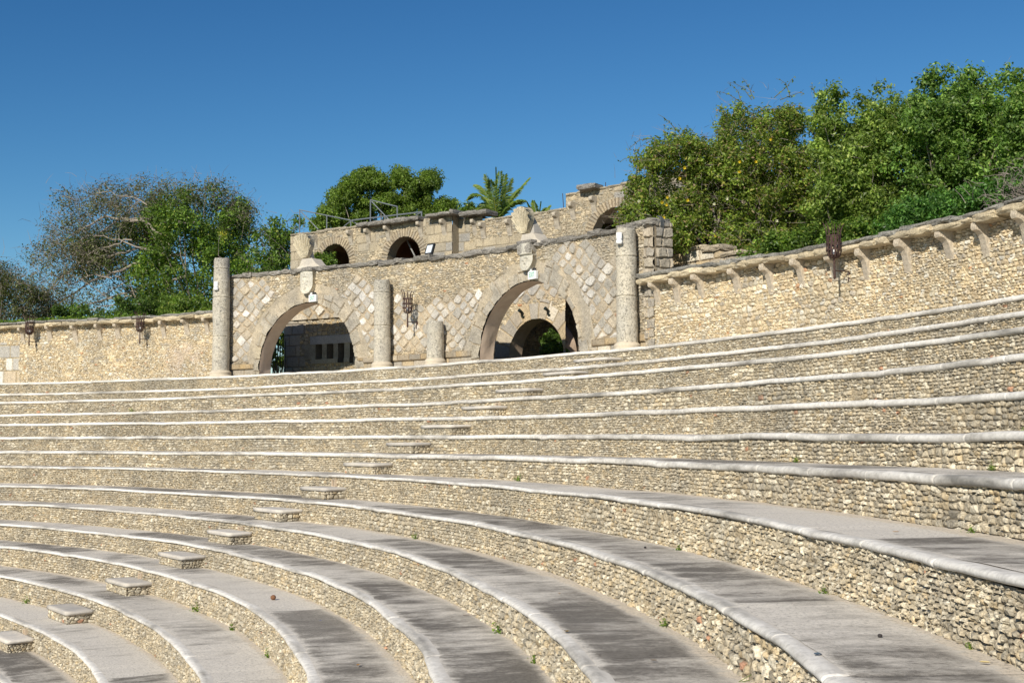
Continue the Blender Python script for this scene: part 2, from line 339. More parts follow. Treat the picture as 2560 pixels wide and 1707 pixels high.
def rubble(s, z, wd=.085, ht=.055, seed=1, pal=P_SEAT, amp=.03, mort=(.30, .25, .17), moss=.35, mix=True):
    F1, F2, I, K, DX, DZ = cells(s, z, wd, ht, seed)
    if mix:                                   # here and there a run of bigger or smaller stones
        for q, (kx, lim) in enumerate(((1.45, .64), (.70, .62))):
            G1, G2, I2, K2, EX, EZ2 = cells(s, z, wd * kx, ht * kx, seed + 400 + q)
            ux = (I2 - .5) * wd * kx; uz = K2 * ht * kx
            k = vn(ux * .9, uz * 2.4, seed + 410 + q) > lim
            F1 = np.where(k, G1, F1); F2 = np.where(k, G2, F2); I = np.where(k, I2 + 5000 * (q + 1), I); K = np.where(k, K2, K); DX = np.where(k, EX, DX); DZ = np.where(k, EZ2, DZ)
    e = F2 - F1; r = rnd(I, K, seed + 9); r2 = rnd(I, K, seed + 10); r3 = rnd(I, K, seed + 11); r4 = rnd(I, K, seed + 12)
    dome = sst(.0, .42, e)
    h = amp * (dome * (.45 + .55 * r2) + dome * ((r3 - .5) * DX * 1.0 + (r4 - .35) * DZ * 1.0))
    h = h + amp * .45 * (fbm(s / wd * 2.3, z / ht * 1.7, seed + 20, 2) - .5) * dome
    c = pick(pal, r) * (.80 + .40 * r2)[..., None]
    smear = sst(.66, .80, fbm(s * 1.7, z * 3.0, seed + 35, 4))                 # repointed patches
    m = np.maximum(1 - sst(.04, .20, e), smear * sst(.75, .2, r2) * .85)
    h = h * (1 - .55 * smear * sst(.9, .3, r2))
    big = fbm(s * .55, z * .9, seed + 30, 3); g = sst(.45, .75, big) * moss
    c = c * (1 - g[..., None]) + np.array([.33, .31, .26]) * g[..., None]
    mm = np.array(mort) * (1 + .8 * smear[..., None])
    c = c * (1 - m[..., None]) + mm * m[..., None]
    return h, c
def blocks(s, z, wd, ht, seed, pal, amp=.03, mort=(.36, .29, .2)):
    b = z / ht; j = np.floor(b + .12 * (vn(s * 1.1, z, seed + 4) - .5)); a = s / wd + rnd(j, j * 0 + 1, seed) * 5
    i = np.floor(a); cut = (rnd(i, j, seed + 5) - .5) * .5
    i = i + (a - i < .0 + np.maximum(cut, 0) * 0)                    # slight variety in length
    fx = np.minimum(a - np.floor(a), np.ceil(a) - a) * wd; fz = np.minimum(b - np.floor(b), np.ceil(b) - b) * ht
    e = np.minimum(fx, fz) + .02 * (fbm(s * 7, z * 7, seed + 6, 2) - .5); d = sst(.004, .035, e)
    r = rnd(i, j, seed + 1); r2 = rnd(i, j, seed + 2)
    h = amp * (d * (.5 + .5 * r2) + .5 * (fbm(s * 6, z * 6, seed + 7, 3) - .5))
    c = pick(pal, r) * (.9 + .2 * r2)[..., None]; m = (1 - d)[..., None]
    return h, c * (1 - m) + np.array(mort) * m
P_LOZ = [(1.3, .82, .79, .73), (3, .55, .52, .465), (2.6, .47, .44, .38), (2, .64, .595, .52), (1.6, .55, .475, .36)]
P_BLK = [(3, .58, .47, .31), (3, .50, .44, .35), (2, .44, .41, .36), (1, .72, .66, .55), (1, .64, .50, .30)]
P_GREYB = [(3, .42, .385, .33), (2, .47, .42, .34), (1, .55, .48, .38)]
P_RING = [(3, .54, .47, .36), (3, .50, .45, .36), (2, .46, .42, .35), (1, .60, .52, .38)]
def inpoly(x, y, P):
    r = np.zeros(x.shape, bool); n = len(P)
    for k in range(n):
        x1, y1 = P[k]; x2, y2 = P[(k + 1) % n]
        c = ((y1 > y) != (y2 > y)) & (x < (x2 - x1) * (y - y1) / (y2 - y1 + 1e-12) + x1); r ^= c
    return r
def lozenge(s, z, seed, size=.32):
    th = math.radians(50); a = (s * math.cos(th) + z * math.sin(th)) / size; b = (-s * math.cos(th) + z * math.sin(th)) / size
    a = a + .20 * (vn(s * 1.4, z * 1.4, seed) - .5) * 2 + .22 * (vn(s * 4, z * 4, seed) - .5); b = b + .20 * (vn(s * 1.4, z * 1.4, seed + 3) - .5) * 2 + .22 * (vn(s * 4, z * 4, seed + 1) - .5)
    i, j = np.floor(a), np.floor(b)
    cs = ((i + .5) - (j + .5)) * size / 2 / math.cos(th); cz = ((i + .5) + (j + .5)) * size / 2 / math.sin(th)
    fa = .5 - np.abs(a - i - .5); fb = .5 - np.abs(b - j - .5); r5 = rnd(i, j, seed + 4)
    e = 1 / (1 / np.maximum(fa, .001) + 1 / np.maximum(fb, .001)) * 2 - .03 - .15 * r5 + .16 * (fbm(s * 9, z * 9, seed + 5, 2) - .5)
    d = sst(.0, .07, e); r = rnd(i, j, seed + 1); r2 = rnd(i, j, seed + 2)
    h = .06 * (d * (.3 + .7 * r2) + .35 * (fbm(s * 7, z * 7, seed + 7, 3) - .5))
    c = pick(P_LOZ, r) * (.9 + .2 * r2)[..., None] * (.75 + .45 * fbm(s * 6, z * 6, seed + 8, 4))[..., None]; m = (1 - d)[..., None]
    return h, c * (1 - m) + np.array([.50, .415, .30]) * m, cs, cz
def sheet(name, s, zr, place, pattern, mat, parent=None, hole=None, zfun=None):
    """grid s x z; place(s, z, h) -> xyz arrays; zfun rescales z rows between two edges"""
    Sg, Zg = np.meshgrid(s, zr, indexing='ij')
    if zfun: Zg = zfun(Sg, Zg)
    h, c = pattern(Sg, Zg)
    V = np.stack(place(Sg, Zg, h), -1).reshape(-1, 3); n, m = Sg.shape
    i, j = np.meshgrid(np.arange(n - 1), np.arange(m - 1), indexing='ij')
    Q = np.stack([i * m + j, (i + 1) * m + j, (i + 1) * m + j + 1, i * m + j + 1], -1).reshape(-1, 4)
    if hole is not None:
        k = hole(Sg, Zg).ravel(); Q = Q[~k[Q].any(1)]
        used = np.zeros(len(V), bool); used[Q.ravel()] = True; mp = np.cumsum(used) - 1
        Q = mp[Q]; V = V[used]; c = c.reshape(-1, 3)[used]
    o = obj(name, mesh_np(name, V, Q, None, np.asarray(c).reshape(-1, 3)), mat)
    if parent: reparent(o, parent)
    return o
# ================================================================== THE SETTING
# ground: one round sheet, sunk below the seating bowl, reaching the horizon
prof = [(0, .02), (12, .02), (25.3, .02), (26, .25), (43.5, 6.0), (45.2, 7.2), (46.5, 8.14), (47.2, 8.20), (60, 8.22), (90, 8.2), (200, 8.0), (700, 6), (4000, -4)]
an = np.linspace(0, 2 * math.pi, 181)[:-1]
V = [(CX + r * math.cos(a), CY + r * math.sin(a), z) for r, z in prof for a in an]; n = 180
Q = [(i * n + j, i * n + (j + 1) % n, (i + 1) * n + (j + 1) % n, (i + 1) * n + j) for i in range(len(prof) - 1) for j in range(n)]
tag(obj('ground', mesh_np('ground', V, Q), M_GROUND), kind='structure')
# ------------------------------------------------------------------ seating tiers
TQ = [[44.5685, 0.4636, -0.074, 0.0244, 2.282, -0.0297, 0.0022], [43.4416, 1.0151, -0.1634, -0.0537, 1.8219, -0.067, 0.026], [42.0802, 0.2353, 0.0082, 0.0249, 1.4439, -0.028, -0.0061], [41.0221, 0.2937, -0.0528, 0.0081, 0.948, -0.0329, 0.007], [40.0002, -0.3538, 0.0368, -0.0484, 0.4944, 0.1053, 0.0118], [38.9142, 0.0143, -0.0011, 0.001, 0.0394, 0.1092, 0.0272], [37.8558, -0.1428, 0.1265, -0.0117, -0.3598, 0.0202, 0.0412], [36.7184, 0.1238, 0.3045, -0.3237, -0.8157, 0.0353, -0.0009], [35.6643, -0.2242, -0.1988, 0.7274, -1.3305, 0.0278, 0.0526], [34.5298, -0.0723, 0.1118, 0.2218, -1.7634, 0.0271, 0.0263], [33.5068, -0.0902, -0.1111, -0.0418, -2.191, -0.0181, -0.0034], [32.4465, -0.0027, -0.1301, 0.0383, -2.6093, -0.0093, -0.0002], [31.3209, -0.1559, 0.4599, 0.0095, -3.0908, 0.0297, 0.009], [30.2474, -0.0737, 0.126, 0.0076, -3.5529, 0.0073, 0.0019]]
for k in (1, 2, 3): TQ.append([30.2474 - 1.077 * k, 0, 0, 0, -3.5529 - .455 * k, 0, 0])
NT = len(TQ)
def tr_(i, th):
    q = TQ[i]; t = np.clip(np.asarray(th, float), -.45, 1.35) - .5; return q[0] + q[1] * t + q[2] * t * t + q[3] * t**3
def tz_(i, th):
    q = TQ[i]; t = np.clip(np.asarray(th, float), -.45, 1.35) - .5; return q[4] + q[5] * t + q[6] * t * t + ZO + .02
def thetas(R, a, b, k=.00085, lo=.010, hi=.05):
    out_ = [a]; 
    while out_[-1] < b:
        t = out_[-1]; d = math.hypot(CX + R * math.cos(t), CY + R * math.sin(t))
        if t < -.12: d = max(d, 12)
        out_.append(t + min(max(k * d, lo), hi) / R)
    return np.array(out_)
def lipwob(i, th):
    s = th * TQ[i][0]; sg_ = np.floor(s / 1.44); jt = np.exp(-((s / 1.44 - np.round(s / 1.44)) * 1.44 / .012)**2)
    a_ = .014 * (rnd(sg_, sg_ * 0 + i, 35) - .5) + .012 * jt; b_ = .010 * (rnd(sg_, sg_ * 0 + i, 36) - .5) - .012 * jt + .010 * np.maximum(0, .35 - vn(s * 2.2, s * 0 + i, 37)) * -3
    return a_ + .04 * (vn(s * .8, s * 0 + i, 31) - .5) + .012 * (vn(s * 4, s * 0 + i, 32) - .5), b_ + .03 * (vn(s * .45, s * 0 + i, 33) - .5) + .007 * (vn(s * 3.1, s * 0 + i, 34) - .5)
ORD = ['topmost', 'second', 'third', 'fourth', 'fifth', 'sixth', 'seventh', 'eighth', 'ninth', 'tenth', 'eleventh', 'twelfth', 'thirteenth', 'fourteenth', 'fifteenth', 'sixteenth', 'seventeenth']
LPROF0 = [(.15, .008), (.10, .011), (.055, .010), (.026, .003), (.008, -.012), (-.002, -.034), (.002, -.060), (.016, -.080), (.065, -.086)]
LA, LB = -.42, 1.5
for i in range(NT):
    th = thetas(TQ[i][0], LA, LB); s = th * TQ[i][0]; R = tr_(i, th); Z = tz_(i, th); wr, wz = lipwob(i, th)
    extra = ''
    T = thing('seating_tier', ORD[i] + ' curved stone seating tier counted from the wall, white lip, rubble riser' + extra, 'seating tier', 'curved seating tiers of the open air theatre', pol(.6, TQ[i][0], float(tz_(i, .6))))
    # riser
    z1 = Z - (.074 if i < 7 else .050); z0 = (tz_(i + 1, th) if i + 1 < NT else Z - .46) - .03
    rows = np.arange(0, .47, .0125); rr = rows / rows[-1]
    coarse = (.072, .054) if i >= 7 else (.10, .052)
    def place(Sg, Zg, h):
        t = Sg / TQ[i][0]; k = (Zg - z0[:, None]) / (z1 - z0)[:, None]
        r = R[:, None] + .062 + wr[:, None] - .035 * (1 - k) - h
        return CX + r * np.cos(t), CY + r * np.sin(t), Zg
    o = sheet('riser', s, rr, place, lambda a, b: rubble(a, b, coarse[0], coarse[1], 100 + i * 13, P_SEAT, .050 if i >= 7 else .044, (.22, .18, .12), .22 if i >= 5 else .42), M_RUB, T,
              zfun=lambda Sg, Zg: z0[:, None] + Zg * (z1 - z0)[:, None])
    # nosing
    LPROF = [(a_, b_ * (.98 if i < 7 else .66)) for a_, b_ in LPROF0]
    m = len(LPROF); P = np.array(LPROF)
    r = R[:, None] + wr[:, None] + P[:, 0][None]; zz = Z[:, None] + wz[:, None] + P[:, 1][None] + .006
    V = np.stack([CX + r * np.cos(th)[:, None], CY + r * np.sin(th)[:, None], zz], -1).reshape(-1, 3)
    a, b = np.meshgrid(np.arange(len(th) - 1), np.arange(m - 1), indexing='ij')
    Q = np.stack([a * m + b, a * m + b + 1, (a + 1) * m + b + 1, (a + 1) * m + b], -1).reshape(-1, 4)
    arc = np.concatenate([[0], np.cumsum(np.hypot(np.diff(P[:, 0]), np.diff(P[:, 1])))])
    crd = np.stack([np.repeat(s[:, None], m, 1), np.repeat(arc[None], len(th), 0), np.full((len(th), m), i * 3.7)], -1).reshape(-1, 3)
    reparent(obj('nosing', mesh_np('nosing', V, Q, None, None, crd, True), M_LIP), T)
    # tread
    th2 = th[::4]; Rl = tr_(i, th2) + .12; Rb = (tr_(i - 1, th2) if i else tr_(0, th2) + 2.2) + .14
    kk = np.linspace(0, 1, 9); r = Rl[:, None] * (1 - kk) + Rb[:, None] * kk
    wz2 = lipwob(i, th2)[1]; zz = tz_(i, th2)[:, None] + .014 + wz2[:, None] * (1 - kk) + .012 * (vn((th2 * TQ[i][0])[:, None] * 1.3 + 0 * kk, r * 2, 60 + i) - .5)
    V = np.stack([CX + r * np.cos(th2)[:, None], CY + r * np.sin(th2)[:, None], zz], -1).reshape(-1, 3); m = 9
    a, b = np.meshgrid(np.arange(len(th2) - 1), np.arange(m - 1), indexing='ij')
    Q = np.stack([a * m + b, (a + 1) * m + b, (a + 1) * m + b + 1, a * m + b + 1], -1).reshape(-1, 4)
    crd = np.stack([np.repeat((th2 * TQ[i][0])[:, None], m, 1), (r - R[::4][:, None]) / 1.12 if i else (r - R[::4][:, None]) / 2.3, np.full(r.shape, float(i) * 5.3)], -1).reshape(-1, 3)
    reparent(obj('tread', mesh_np('tread', V, Q, None, None, crd, True), M_TREAD), T)
# ------------------------------------------------------------------ aisle step blocks on every tread
for k in range(1, 15):
    i = k                                   # tier whose tread carries the block (index from 0)
    tc = .619 if k < 12 else (.622, .626, .630)[k - 12]
    rb = float(tr_(i - 1, tc)) + .05; zt = float(tz_(i, tc)) + .02; c = pol(tc, rb - .27, zt); hh = .235 if k > 2 else .2
    T = thing('step_block', ORD[i] + ' aisle step block counted from the wall, grey slab on rubble at the riser foot', 'step', 'half height aisle step blocks', c)
    er = np.array([math.cos(tc), math.sin(tc), 0]); et = np.array([-math.sin(tc), math.cos(tc), 0]); ez = np.array([0, 0, 1.0])
    mb = MB(); W2, D2 = .62 + .05 * math.sin(k * 2.9), .26 + .02 * math.sin(k * 1.7)
    for (ax, wd, off, nrm) in ((et, W2, -er * D2, -er), (er, D2, -et * W2, -et), (er, D2, et * W2, et)):
        ss = np.arange(-wd, wd + .006, .014); zs = np.arange(0, hh - .05, .014)
        A, B = np.meshgrid(ss, zs, indexing='ij'); h, cc = rubble(A + 5 * k + wd, B + k, .10, .06, 900 + k, P_SEAT, .03, (.22, .18, .12), .3)
        Pp = c + off + A[..., None] * ax + B[..., None] * ez + (h[..., None] - .02) * nrm; nn, mm = A.shape
        a, b = np.meshgrid(np.arange(nn - 1), np.arange(mm - 1), indexing='ij')
        mb.add(Pp.reshape(-1, 3), np.stack([a * mm + b, (a + 1) * mm + b, (a + 1) * mm + b + 1, a * mm + b + 1], -1).reshape(-1, 4), col=cc.reshape(-1, 3))
    mb.build('base', M_RUB, T)
    mb = MB(); rough(mb, c + ez * (hh - .03), et * (W2 + .03), er * (D2 + .03), ez * .038, (.60, .565, .51), 40 + k, 6, .12, .06)
    mb.build('slab', M_CORB, T, True)
for i, tc in ((3, .6135), (5, .618), (7, .6182), (9, .6185), (11, .6238), (13, .628)):
    rb = float(tr_(i, tc)) + .012; zc = float(tz_(i, tc)) - .17; c = pol(tc, rb, zc)
    er = np.array([math.cos(tc), math.sin(tc), 0]); et = np.array([-math.sin(tc), math.cos(tc), 0]); ez = np.array([0, 0, 1.0])
    T = thing('step_light', 'small square louvred light set in the riser of the ' + ORD[i] + ' tier', 'light', 'louvred lights beside the aisle steps', c)
    mb = MB()
    for q in (-1, 1): mb.box(c + et * q * .075, et * .008, er * .03, ez * .075); mb.box(c + ez * q * .075, et * .067, er * .03, ez * .008)
    mb.box(c + er * .028, et * .067, er * .004, ez * .067); mb.build('frame', M_CREAM, T)
    mb = MB()
    for q in range(-2, 3): mb.box(c + ez * q * .026, et * .066, er * .012 , ez * .005 + er * .0)
    mb.build('louvre', M_CREAM, T)
# ================================================================== FACADE AND ROUND WALLS
RF = 46.0; EZ = np.array([0, 0, 1.0])
def frame(t): return np.array([math.cos(t), math.sin(t), 0]), np.array([-math.sin(t), math.cos(t), 0])
def cyl_place(R):
    def f(Sg, Zg, h):
        t = Sg / R; r = R - h; return CX + r * np.cos(t), CY + r * np.sin(t), Zg
    return f
FZ = 8.25                                                # walkway level
ARCHES = [(.9513, 2.45 + ZO, 2.37), (.7246, 2.46 + ZO, 2.225)]
def ftop(t): return np.interp(t, [.598, .644, .74, .83, .90, .97, 1.04], [5.80, 5.72, 5.74, 5.85, 5.95, 6.0, 6.02]) + ZO
def hole_f(Sg, Zg):
    t = Sg / RF; k = Zg > ftop(t) - .04 + 0 * Zg
    for tc, zc, R in ARCHES:
        ds = (t - tc) * RF; dz = Zg - zc; d = np.hypot(ds, np.maximum(dz, 0)) + .05 * (vn(np.arctan2(dz, ds) * 9, ds * 0, 5) - .5)
        k |= (d < R)
    return k
LOZ_PX = [[(580, 700), (655, 698), (685, 730), (668, 765), (650, 800), (640, 850), (640, 900), (580, 900)],
          [(850, 744), (893, 692), (938, 715), (938, 870), (908, 866), (885, 802), (880, 775)],
          [(980, 882), (980, 835), (995, 745), (1053, 768), (1099, 738), (1133, 750), (1160, 710), (1203, 738), (1228, 772), (1190, 814), (1166, 848), (1163, 882)],
          [(1366, 665), (1390, 612), (1436, 596), (1463, 598), (1470, 625), (1490, 612), (1515, 640), (1545, 655), (1545, 850), (1497, 852), (1476, 790), (1450, 745), (1418, 705), (1385, 685)]]
LOZ = []
for P in LOZ_PX: LOZ.append([(lambda tz: (tz[0] * RF, tz[1]))(at_r(u, v, RF)) for u, v in P])
def facade_pattern(Sg, Zg):
    h, c = rubble(Sg, Zg, .17, .075, 501, P_FACADE, .045, (.30, .245, .165), .3)
    hb, cb = blocks(Sg, Zg, .55, .33, 505, P_BLK, .03)
    lh, lc, cs, cz = lozenge(Sg, Zg, 511)
    m = np.zeros(Sg.shape, bool)
    for P in LOZ: m |= inpoly(cs, cz, P)
    # rough render around the stones between arch and lozenges
    t = Sg / RF; low = Zg < FZ + .52
    h = np.where(m, lh, h); c = np.where(m[..., None], lc, c)
    h = np.where(low, hb, h); c = np.where(low[..., None], cb, c)
    string = (Zg > FZ + .33) & (Zg < FZ + .56 + .05 * (vn(Sg * 2, Zg * 0, 3) - .5)); h = np.where(string, h * .6 + .07, h)
    c = np.where(string[..., None], c * np.array([.80, .76, .70]), c)
    for n_, (tc, zc, R) in enumerate(ARCHES):
        ds = (t - tc) * RF; dz = Zg - zc; d = np.hypot(ds, np.maximum(dz, 0)); ang = np.arctan2(dz, ds)
        wob = .55 * (rnd(np.floor(ang * R / .52 + .15 * fbm(Sg * 3, Zg * 3, 2, 2)), ang * 0, 7 + n_) - .3)
        zone = (d < R + .62 + .35 * (fbm(Sg * 1.6, Zg * 1.6, 41, 2) - .5)) & ~low
        rc = np.array([.52, .45, .34]) * (.75 + .5 * fbm(Sg * 3, Zg * 3, 43, 4))[..., None]; rh = .05 * (fbm(Sg * 4, Zg * 4, 44, 4) - .3)
        h = np.where(zone, rh, h); c = np.where(zone[..., None], rc, c)
        ring = (d < R + .28 + wob)
        a = ang * (R + .3); q = np.where(dz > 0, a, dz)
        vh, vc = blocks(np.where(dz > 0, d - R, np.abs(ds) - R), q + .1 * (vn(Sg * 2, Zg * 2, 47) - .5), 1.9, .50, 520 + n_, P_RING, .06, (.42, .35, .25))
        vc = vc * (.72 + .5 * fbm(Sg * 4, Zg * 4, 48, 4))[..., None]; vh = vh + .05 * (fbm(Sg * 5, Zg * 5, 49, 3) - .5)
        h = np.where(ring, vh, h); c = np.where(ring[..., None], vc, c)
    # squared grey blocks of the end buttress
    e = t < .617; gh, gc = blocks(Sg + .1 * (fbm(Sg * 3, Zg * 3, 8, 2) - .5), Zg + .12 * (fbm(Sg * 3, Zg * 3, 9, 2) - .5), .38, .27, 530, P_GREYB, .09, (.36, .31, .24)); h = np.where(e, gh, h); c = np.where(e[..., None], gc, c)
    # pale lime bloom and grey weathering
    g = sst(.48, .76, fbm(Sg * 1.3, Zg * .45, 77, 4)) * .5
    c = c * (1 - g[..., None]) + np.array([.36, .34, .30]) * g[..., None]
    return h + .03 * (fbm(Sg * .8, Zg * .8, 78, 2) - .5), c
def arc_solid(mb, R, t0, t1, z0, z1, zt=None, holes=None, col=(.42, .36, .26), step=.5):
    pass
def back_and_top(parent, R0, th0, T0, T1, zb, ztf, col=(.42, .36, .27), holes=None, mat=None):
    """the far face, the two ends and the top of a round wall of thickness th0"""
    mb = MB(); ts = np.linspace(T0, T1, int((T1 - T0) * R0 / .12) + 2); zs = np.linspace(0, 1, 40)
    Sg, Kg = np.meshgrid(ts, zs, indexing='ij'); Zg = zb + Kg * (ztf(Sg) - .06 - zb); r = R0 + th0
    Pq = np.stack([CX + r * np.cos(Sg), CY + r * np.sin(Sg), Zg], -1).reshape(-1, 3); m = 40
    a, b = np.meshgrid(np.arange(len(ts) - 1), np.arange(m - 1), indexing='ij'); Q = np.stack([a * m + b, a * m + b + 1, (a + 1) * m + b + 1, (a + 1) * m + b], -1).reshape(-1, 4)
    if holes:
        hk = np.zeros(Sg.shape, bool)
        for tc, zc, R in holes: hk |= np.hypot((Sg - tc) * R0, np.maximum(Zg - zc, 0)) < R - .02
        Q = Q[~hk.ravel()[Q].any(1)]
    mb.add(Pq, Q, col=col)
    n = len(ts); top = np.concatenate([np.stack([CX + q * np.cos(ts), CY + q * np.sin(ts), ztf(ts) - .06], -1) for q in (R0 - .01, r)])
    mb.add(top, [(k, k + 1, n + k + 1, n + k) for k in range(n - 1)], col=col)
    for t in (T0, T1):
        mb.add([pol(t, R0 - .01, zb), pol(t, r, zb), pol(t, r, float(ztf(t)) - .06), pol(t, R0 - .01, float(ztf(t)) - .06)], [(0, 1, 2, 3)], col=col)
    return mb.build('wall_core', mat or M_WALL, parent)
def coping(mb, R, T0, T1, ztf, seed, L=(.35, .95), H=(.05, .09), out_=.12, dep=.34, col=(.27, .255, .23), gap=.0):
    t = T0; k = 0; r = random.Random(seed)
    while t < T1:
        l = r.uniform(*L); l = min(l, (T1 - t) * R + .02); hh = r.uniform(*H); tc = t + l / 2 / R; er, et = frame(tc)
        er2 = er * math.cos(r.uniform(-.06, .06)); c = pol(tc, R - out_ + dep + r.uniform(-.03, .05), float(ztf(tc)) + r.uniform(-.02, .03) + hh * .4)
        rough(mb, c, et * (l / 2 + .015), er2 * dep, EZ * hh, np.array(col) * (.85 + .3 * r.random()), seed * 1000 + k, 6, .28, .2, .2)
        t += (l + gap) / R; k += 1
# --- portal facade
FT = thing('portal_wall', 'tall curved stone portal wall with two arches and set in lozenge stones', 'wall', None, pol(.8, RF, FZ))
ths = thetas(RF, .6085, 1.044, .0006, .018, .03)
sheet('face', ths * RF, np.arange(FZ - .15, 12.12, .021), cyl_place(RF), facade_pattern, M_WALL, FT, hole_f)
back_and_top(FT, RF, .57, .6085, 1.044, FZ - .15, ftop, holes=ARCHES)
mb = MB(); coping(mb, RF, .617, 1.044, lambda t: ftop(t) - .02, 5); mb.build('coping', M_COP, FT)
mb = MB(); coping(mb, RF, .6078, .617, lambda t: ftop(t) - .02, 6, (.3, .42)); mb.build('buttress_cap', M_COP, FT)
for tc, zc, R in ARCHES:                                     # plastered soffits
    ang = np.linspace(0, math.pi, 60); path = [(tc + R / RF, FZ - .1)] + [(tc + R * math.cos(a) / RF, zc + R * math.sin(a)) for a in ang] + [(tc - R / RF, FZ - .1)]
    dd = np.linspace(-.005, .60, 7); V = []
    for q, (t, z) in enumerate(path):
        for d in dd:
            wv = .05 * (vn(q * .35, d * 4, 17) - .5) * (0 if d < 0 else 1)
            er, et = frame(t); nrm = -(et * (t - tc) * RF / R + EZ * max(z - zc, 0) / R)
            V.append(pol(t, RF + d, z) + nrm * wv)
    Q = [(a * 7 + b, a * 7 + b + 1, (a + 1) * 7 + b + 1, (a + 1) * 7 + b) for a in range(len(path) - 1) for b in range(6)]
    reparent(obj('arch_soffit', mesh_np('arch_soffit', V, Q, None, None, None, True), M_PLAST), FT)
def bs_place(Sg, Zg, h): t_ = .6085 - .0006 - h / RF; return CX + Sg * np.cos(t_), CY + Sg * np.sin(t_), Zg
sheet('buttress_side', np.arange(RF - .02, RF + .57, .024), np.arange(FZ + 1.6, 11.76, .024), bs_place, lambda a, b: blocks(a + .1 * (fbm(a * 3, b * 3, 8, 2) - .5), b + .12 * (fbm(a * 3, b * 3, 9, 2) - .5), .38, .27, 531, P_GREYB, .08, (.36, .31, .24)), M_WALL, FT)
# --- long flank walls with cornice and corbels
def corbel_mesh(wd=.092, pr=.36, hh=.66, seed=1):
    # silhouette in (outwards, z): blunt nose, cove, long tail along the wall
    out2 = [(0, 0), (pr * .70, .0), (pr * .96, -.035), (pr, -.11), (pr * .93, -.165), (pr * .72, -.19), (pr * .52, -.24), (pr * .38, -.33), (pr * .29, -.45), (pr * .19, -.58), (.05, -hh), (0, -hh)]
    P = np.array(out2); V = []; r = np.random.RandomState(seed)
    for x in (-1, -.85, .85, 1):
        k = .93 if abs(x) == 1 else 1
        for p in P: V.append((x * wd * (1.18 - .42 * p[0] / pr), -p[0] * k - 0, p[1] if k == 1 else p[1] * .97 - .006))
    V = np.array(V) + r.uniform(-.006, .006, (len(V), 3)); n = len(P)
    Q = [(a * n + b, a * n + (b + 1) % n, (a + 1) * n + (b + 1) % n, (a + 1) * n + b) for a in range(3) for b in range(n)]
    me = bpy.data.meshes.new('corbel'); me.from_pydata([tuple(v) for v in V], [], Q + [tuple(range(n))[::-1], tuple(3 * n + q for q in range(n))])
    a = me.attributes.new('Col', 'FLOAT_COLOR', 'POINT'); a.data.foreach_set('color', np.tile([.56, .49, .39, 1], len(V)).astype(np.float32))
    me.materials.append(M_CARV); return me
def long_wall(name, label, T0, T1, ztf, noses, R, seed, pal, groups, extra=None):
    W = thing(name, label, 'wall', None, pol((T0 + T1) / 2, R, FZ))
    ths = thetas(R, T0, T1, .0006, .014, .03)
    def pat(Sg, Zg):
        h, c = rubble(Sg, Zg, .13, .082, seed, pal, .052, (.42, .34, .21), .15)
        run = sst(.5, .78, fbm(Sg * 2.4, Zg * .35, seed + 70, 4)) * (.08 + .22 * sst(FZ + 1.0, FZ + 1.9, Zg)); c = c * (1 - run[..., None]) + np.array([.40, .36, .29]) * run[..., None]
        if extra: h, c = extra(Sg, Zg, h, c)
        return h + .03 * (fbm(Sg * .7, Zg * .9, seed + 60, 2) - .5), c
    zr = np.linspace(0, 1, 115)
    sheet('face', ths * R, zr, cyl_place(R), pat, M_WALL, W, zfun=lambda Sg, Zg: (FZ - .12) + Zg * (ztf(Sg / R) + .04 - (FZ - .12)))
    back_and_top(W, R, .5, T0, T1, FZ - .12, lambda t: ztf(t) + .12)
    mb = MB(); coping(mb, R, T0, T1, lambda t: ztf(t) + .05, seed + 1, (.35, .9), (.055, .085), .36, .42, (.62, .53, .37)); mb.build('cornice', M_WALL, W)
    mb = MB(); coping(mb, R, T0, T1, lambda t: ztf(t) + .165, seed + 2, (.35, 1.0), (.04, .07), .33, .40, (.30, .29, .26)); mb.build('coping', M_COP, W)
    me = corbel_mesh(seed=seed)
    for k, t in enumerate(noses):
        o = obj('corbel', me, None, None); er, et = frame(t); p = pol(t, R + .02, float(ztf(t)) + .05)
        mt = Matrix(((et[0], er[0], 0, p[0]), (et[1], er[1], 0, p[1]), (0, 0, 1, p[2]), (0, 0, 0, 1)))
        o.matrix_world = mt @ Matrix.Rotation(0.05 * math.sin(k * 5.1), 4, 'Y') @ Matrix.Rotation(0.07 * math.sin(k * 3.7), 4, 'Z') @ Matrix.Diagonal((1 + .12 * math.sin(k * 2.3), 1 + .08 * math.sin(k * 4.1), 1 + .10 * math.sin(k * 1.9), 1))
        mw = o.matrix_world.copy(); o.parent = W; o.matrix_parent_inverse = Matrix.Translation(-Vector(W.location)); o.matrix_basis = mw
    return W
rn = [at_r(u, v, RF - .36)[0] for u, v in [(1621, 708), (1671, 700), (1730, 692), (1817, 680), (1898, 668), (1976, 654), (2060, 640), (2138, 625), (2236, 600), (2338, 588), (2427, 565), (2533, 545)]]
st = (rn[-1] - rn[-2]); rn += [rn[-1] + st * k for k in range(1, 12)]
def rtop(t): return np.interp(t, [.0, .35, .375, .41, .455, .52, .58, .62], [4.02, 4.03, 3.98, 3.99, 3.95, 4.06, 4.10, 4.08]) + ZO + .04 * (vn(np.asarray(t) * 30, np.asarray(t) * 0, 9) - .5)
long_wall('flank_wall', 'golden rubble wall with corbels and rough coping running right from the tallest column', -.30, .6165, rtop, rn, RF, 701, P_WALLR, None)
RL = 46.15
ln = [at_r(u, v, RL - .36)[0] for u, v in [(46, 836), (111, 832), (175, 826), (236, 824), (282, 820), (338, 816), (396, 812), (452, 808), (503, 804)]]
ln = [ln[0] + .028, ln[0] + .056] + ln
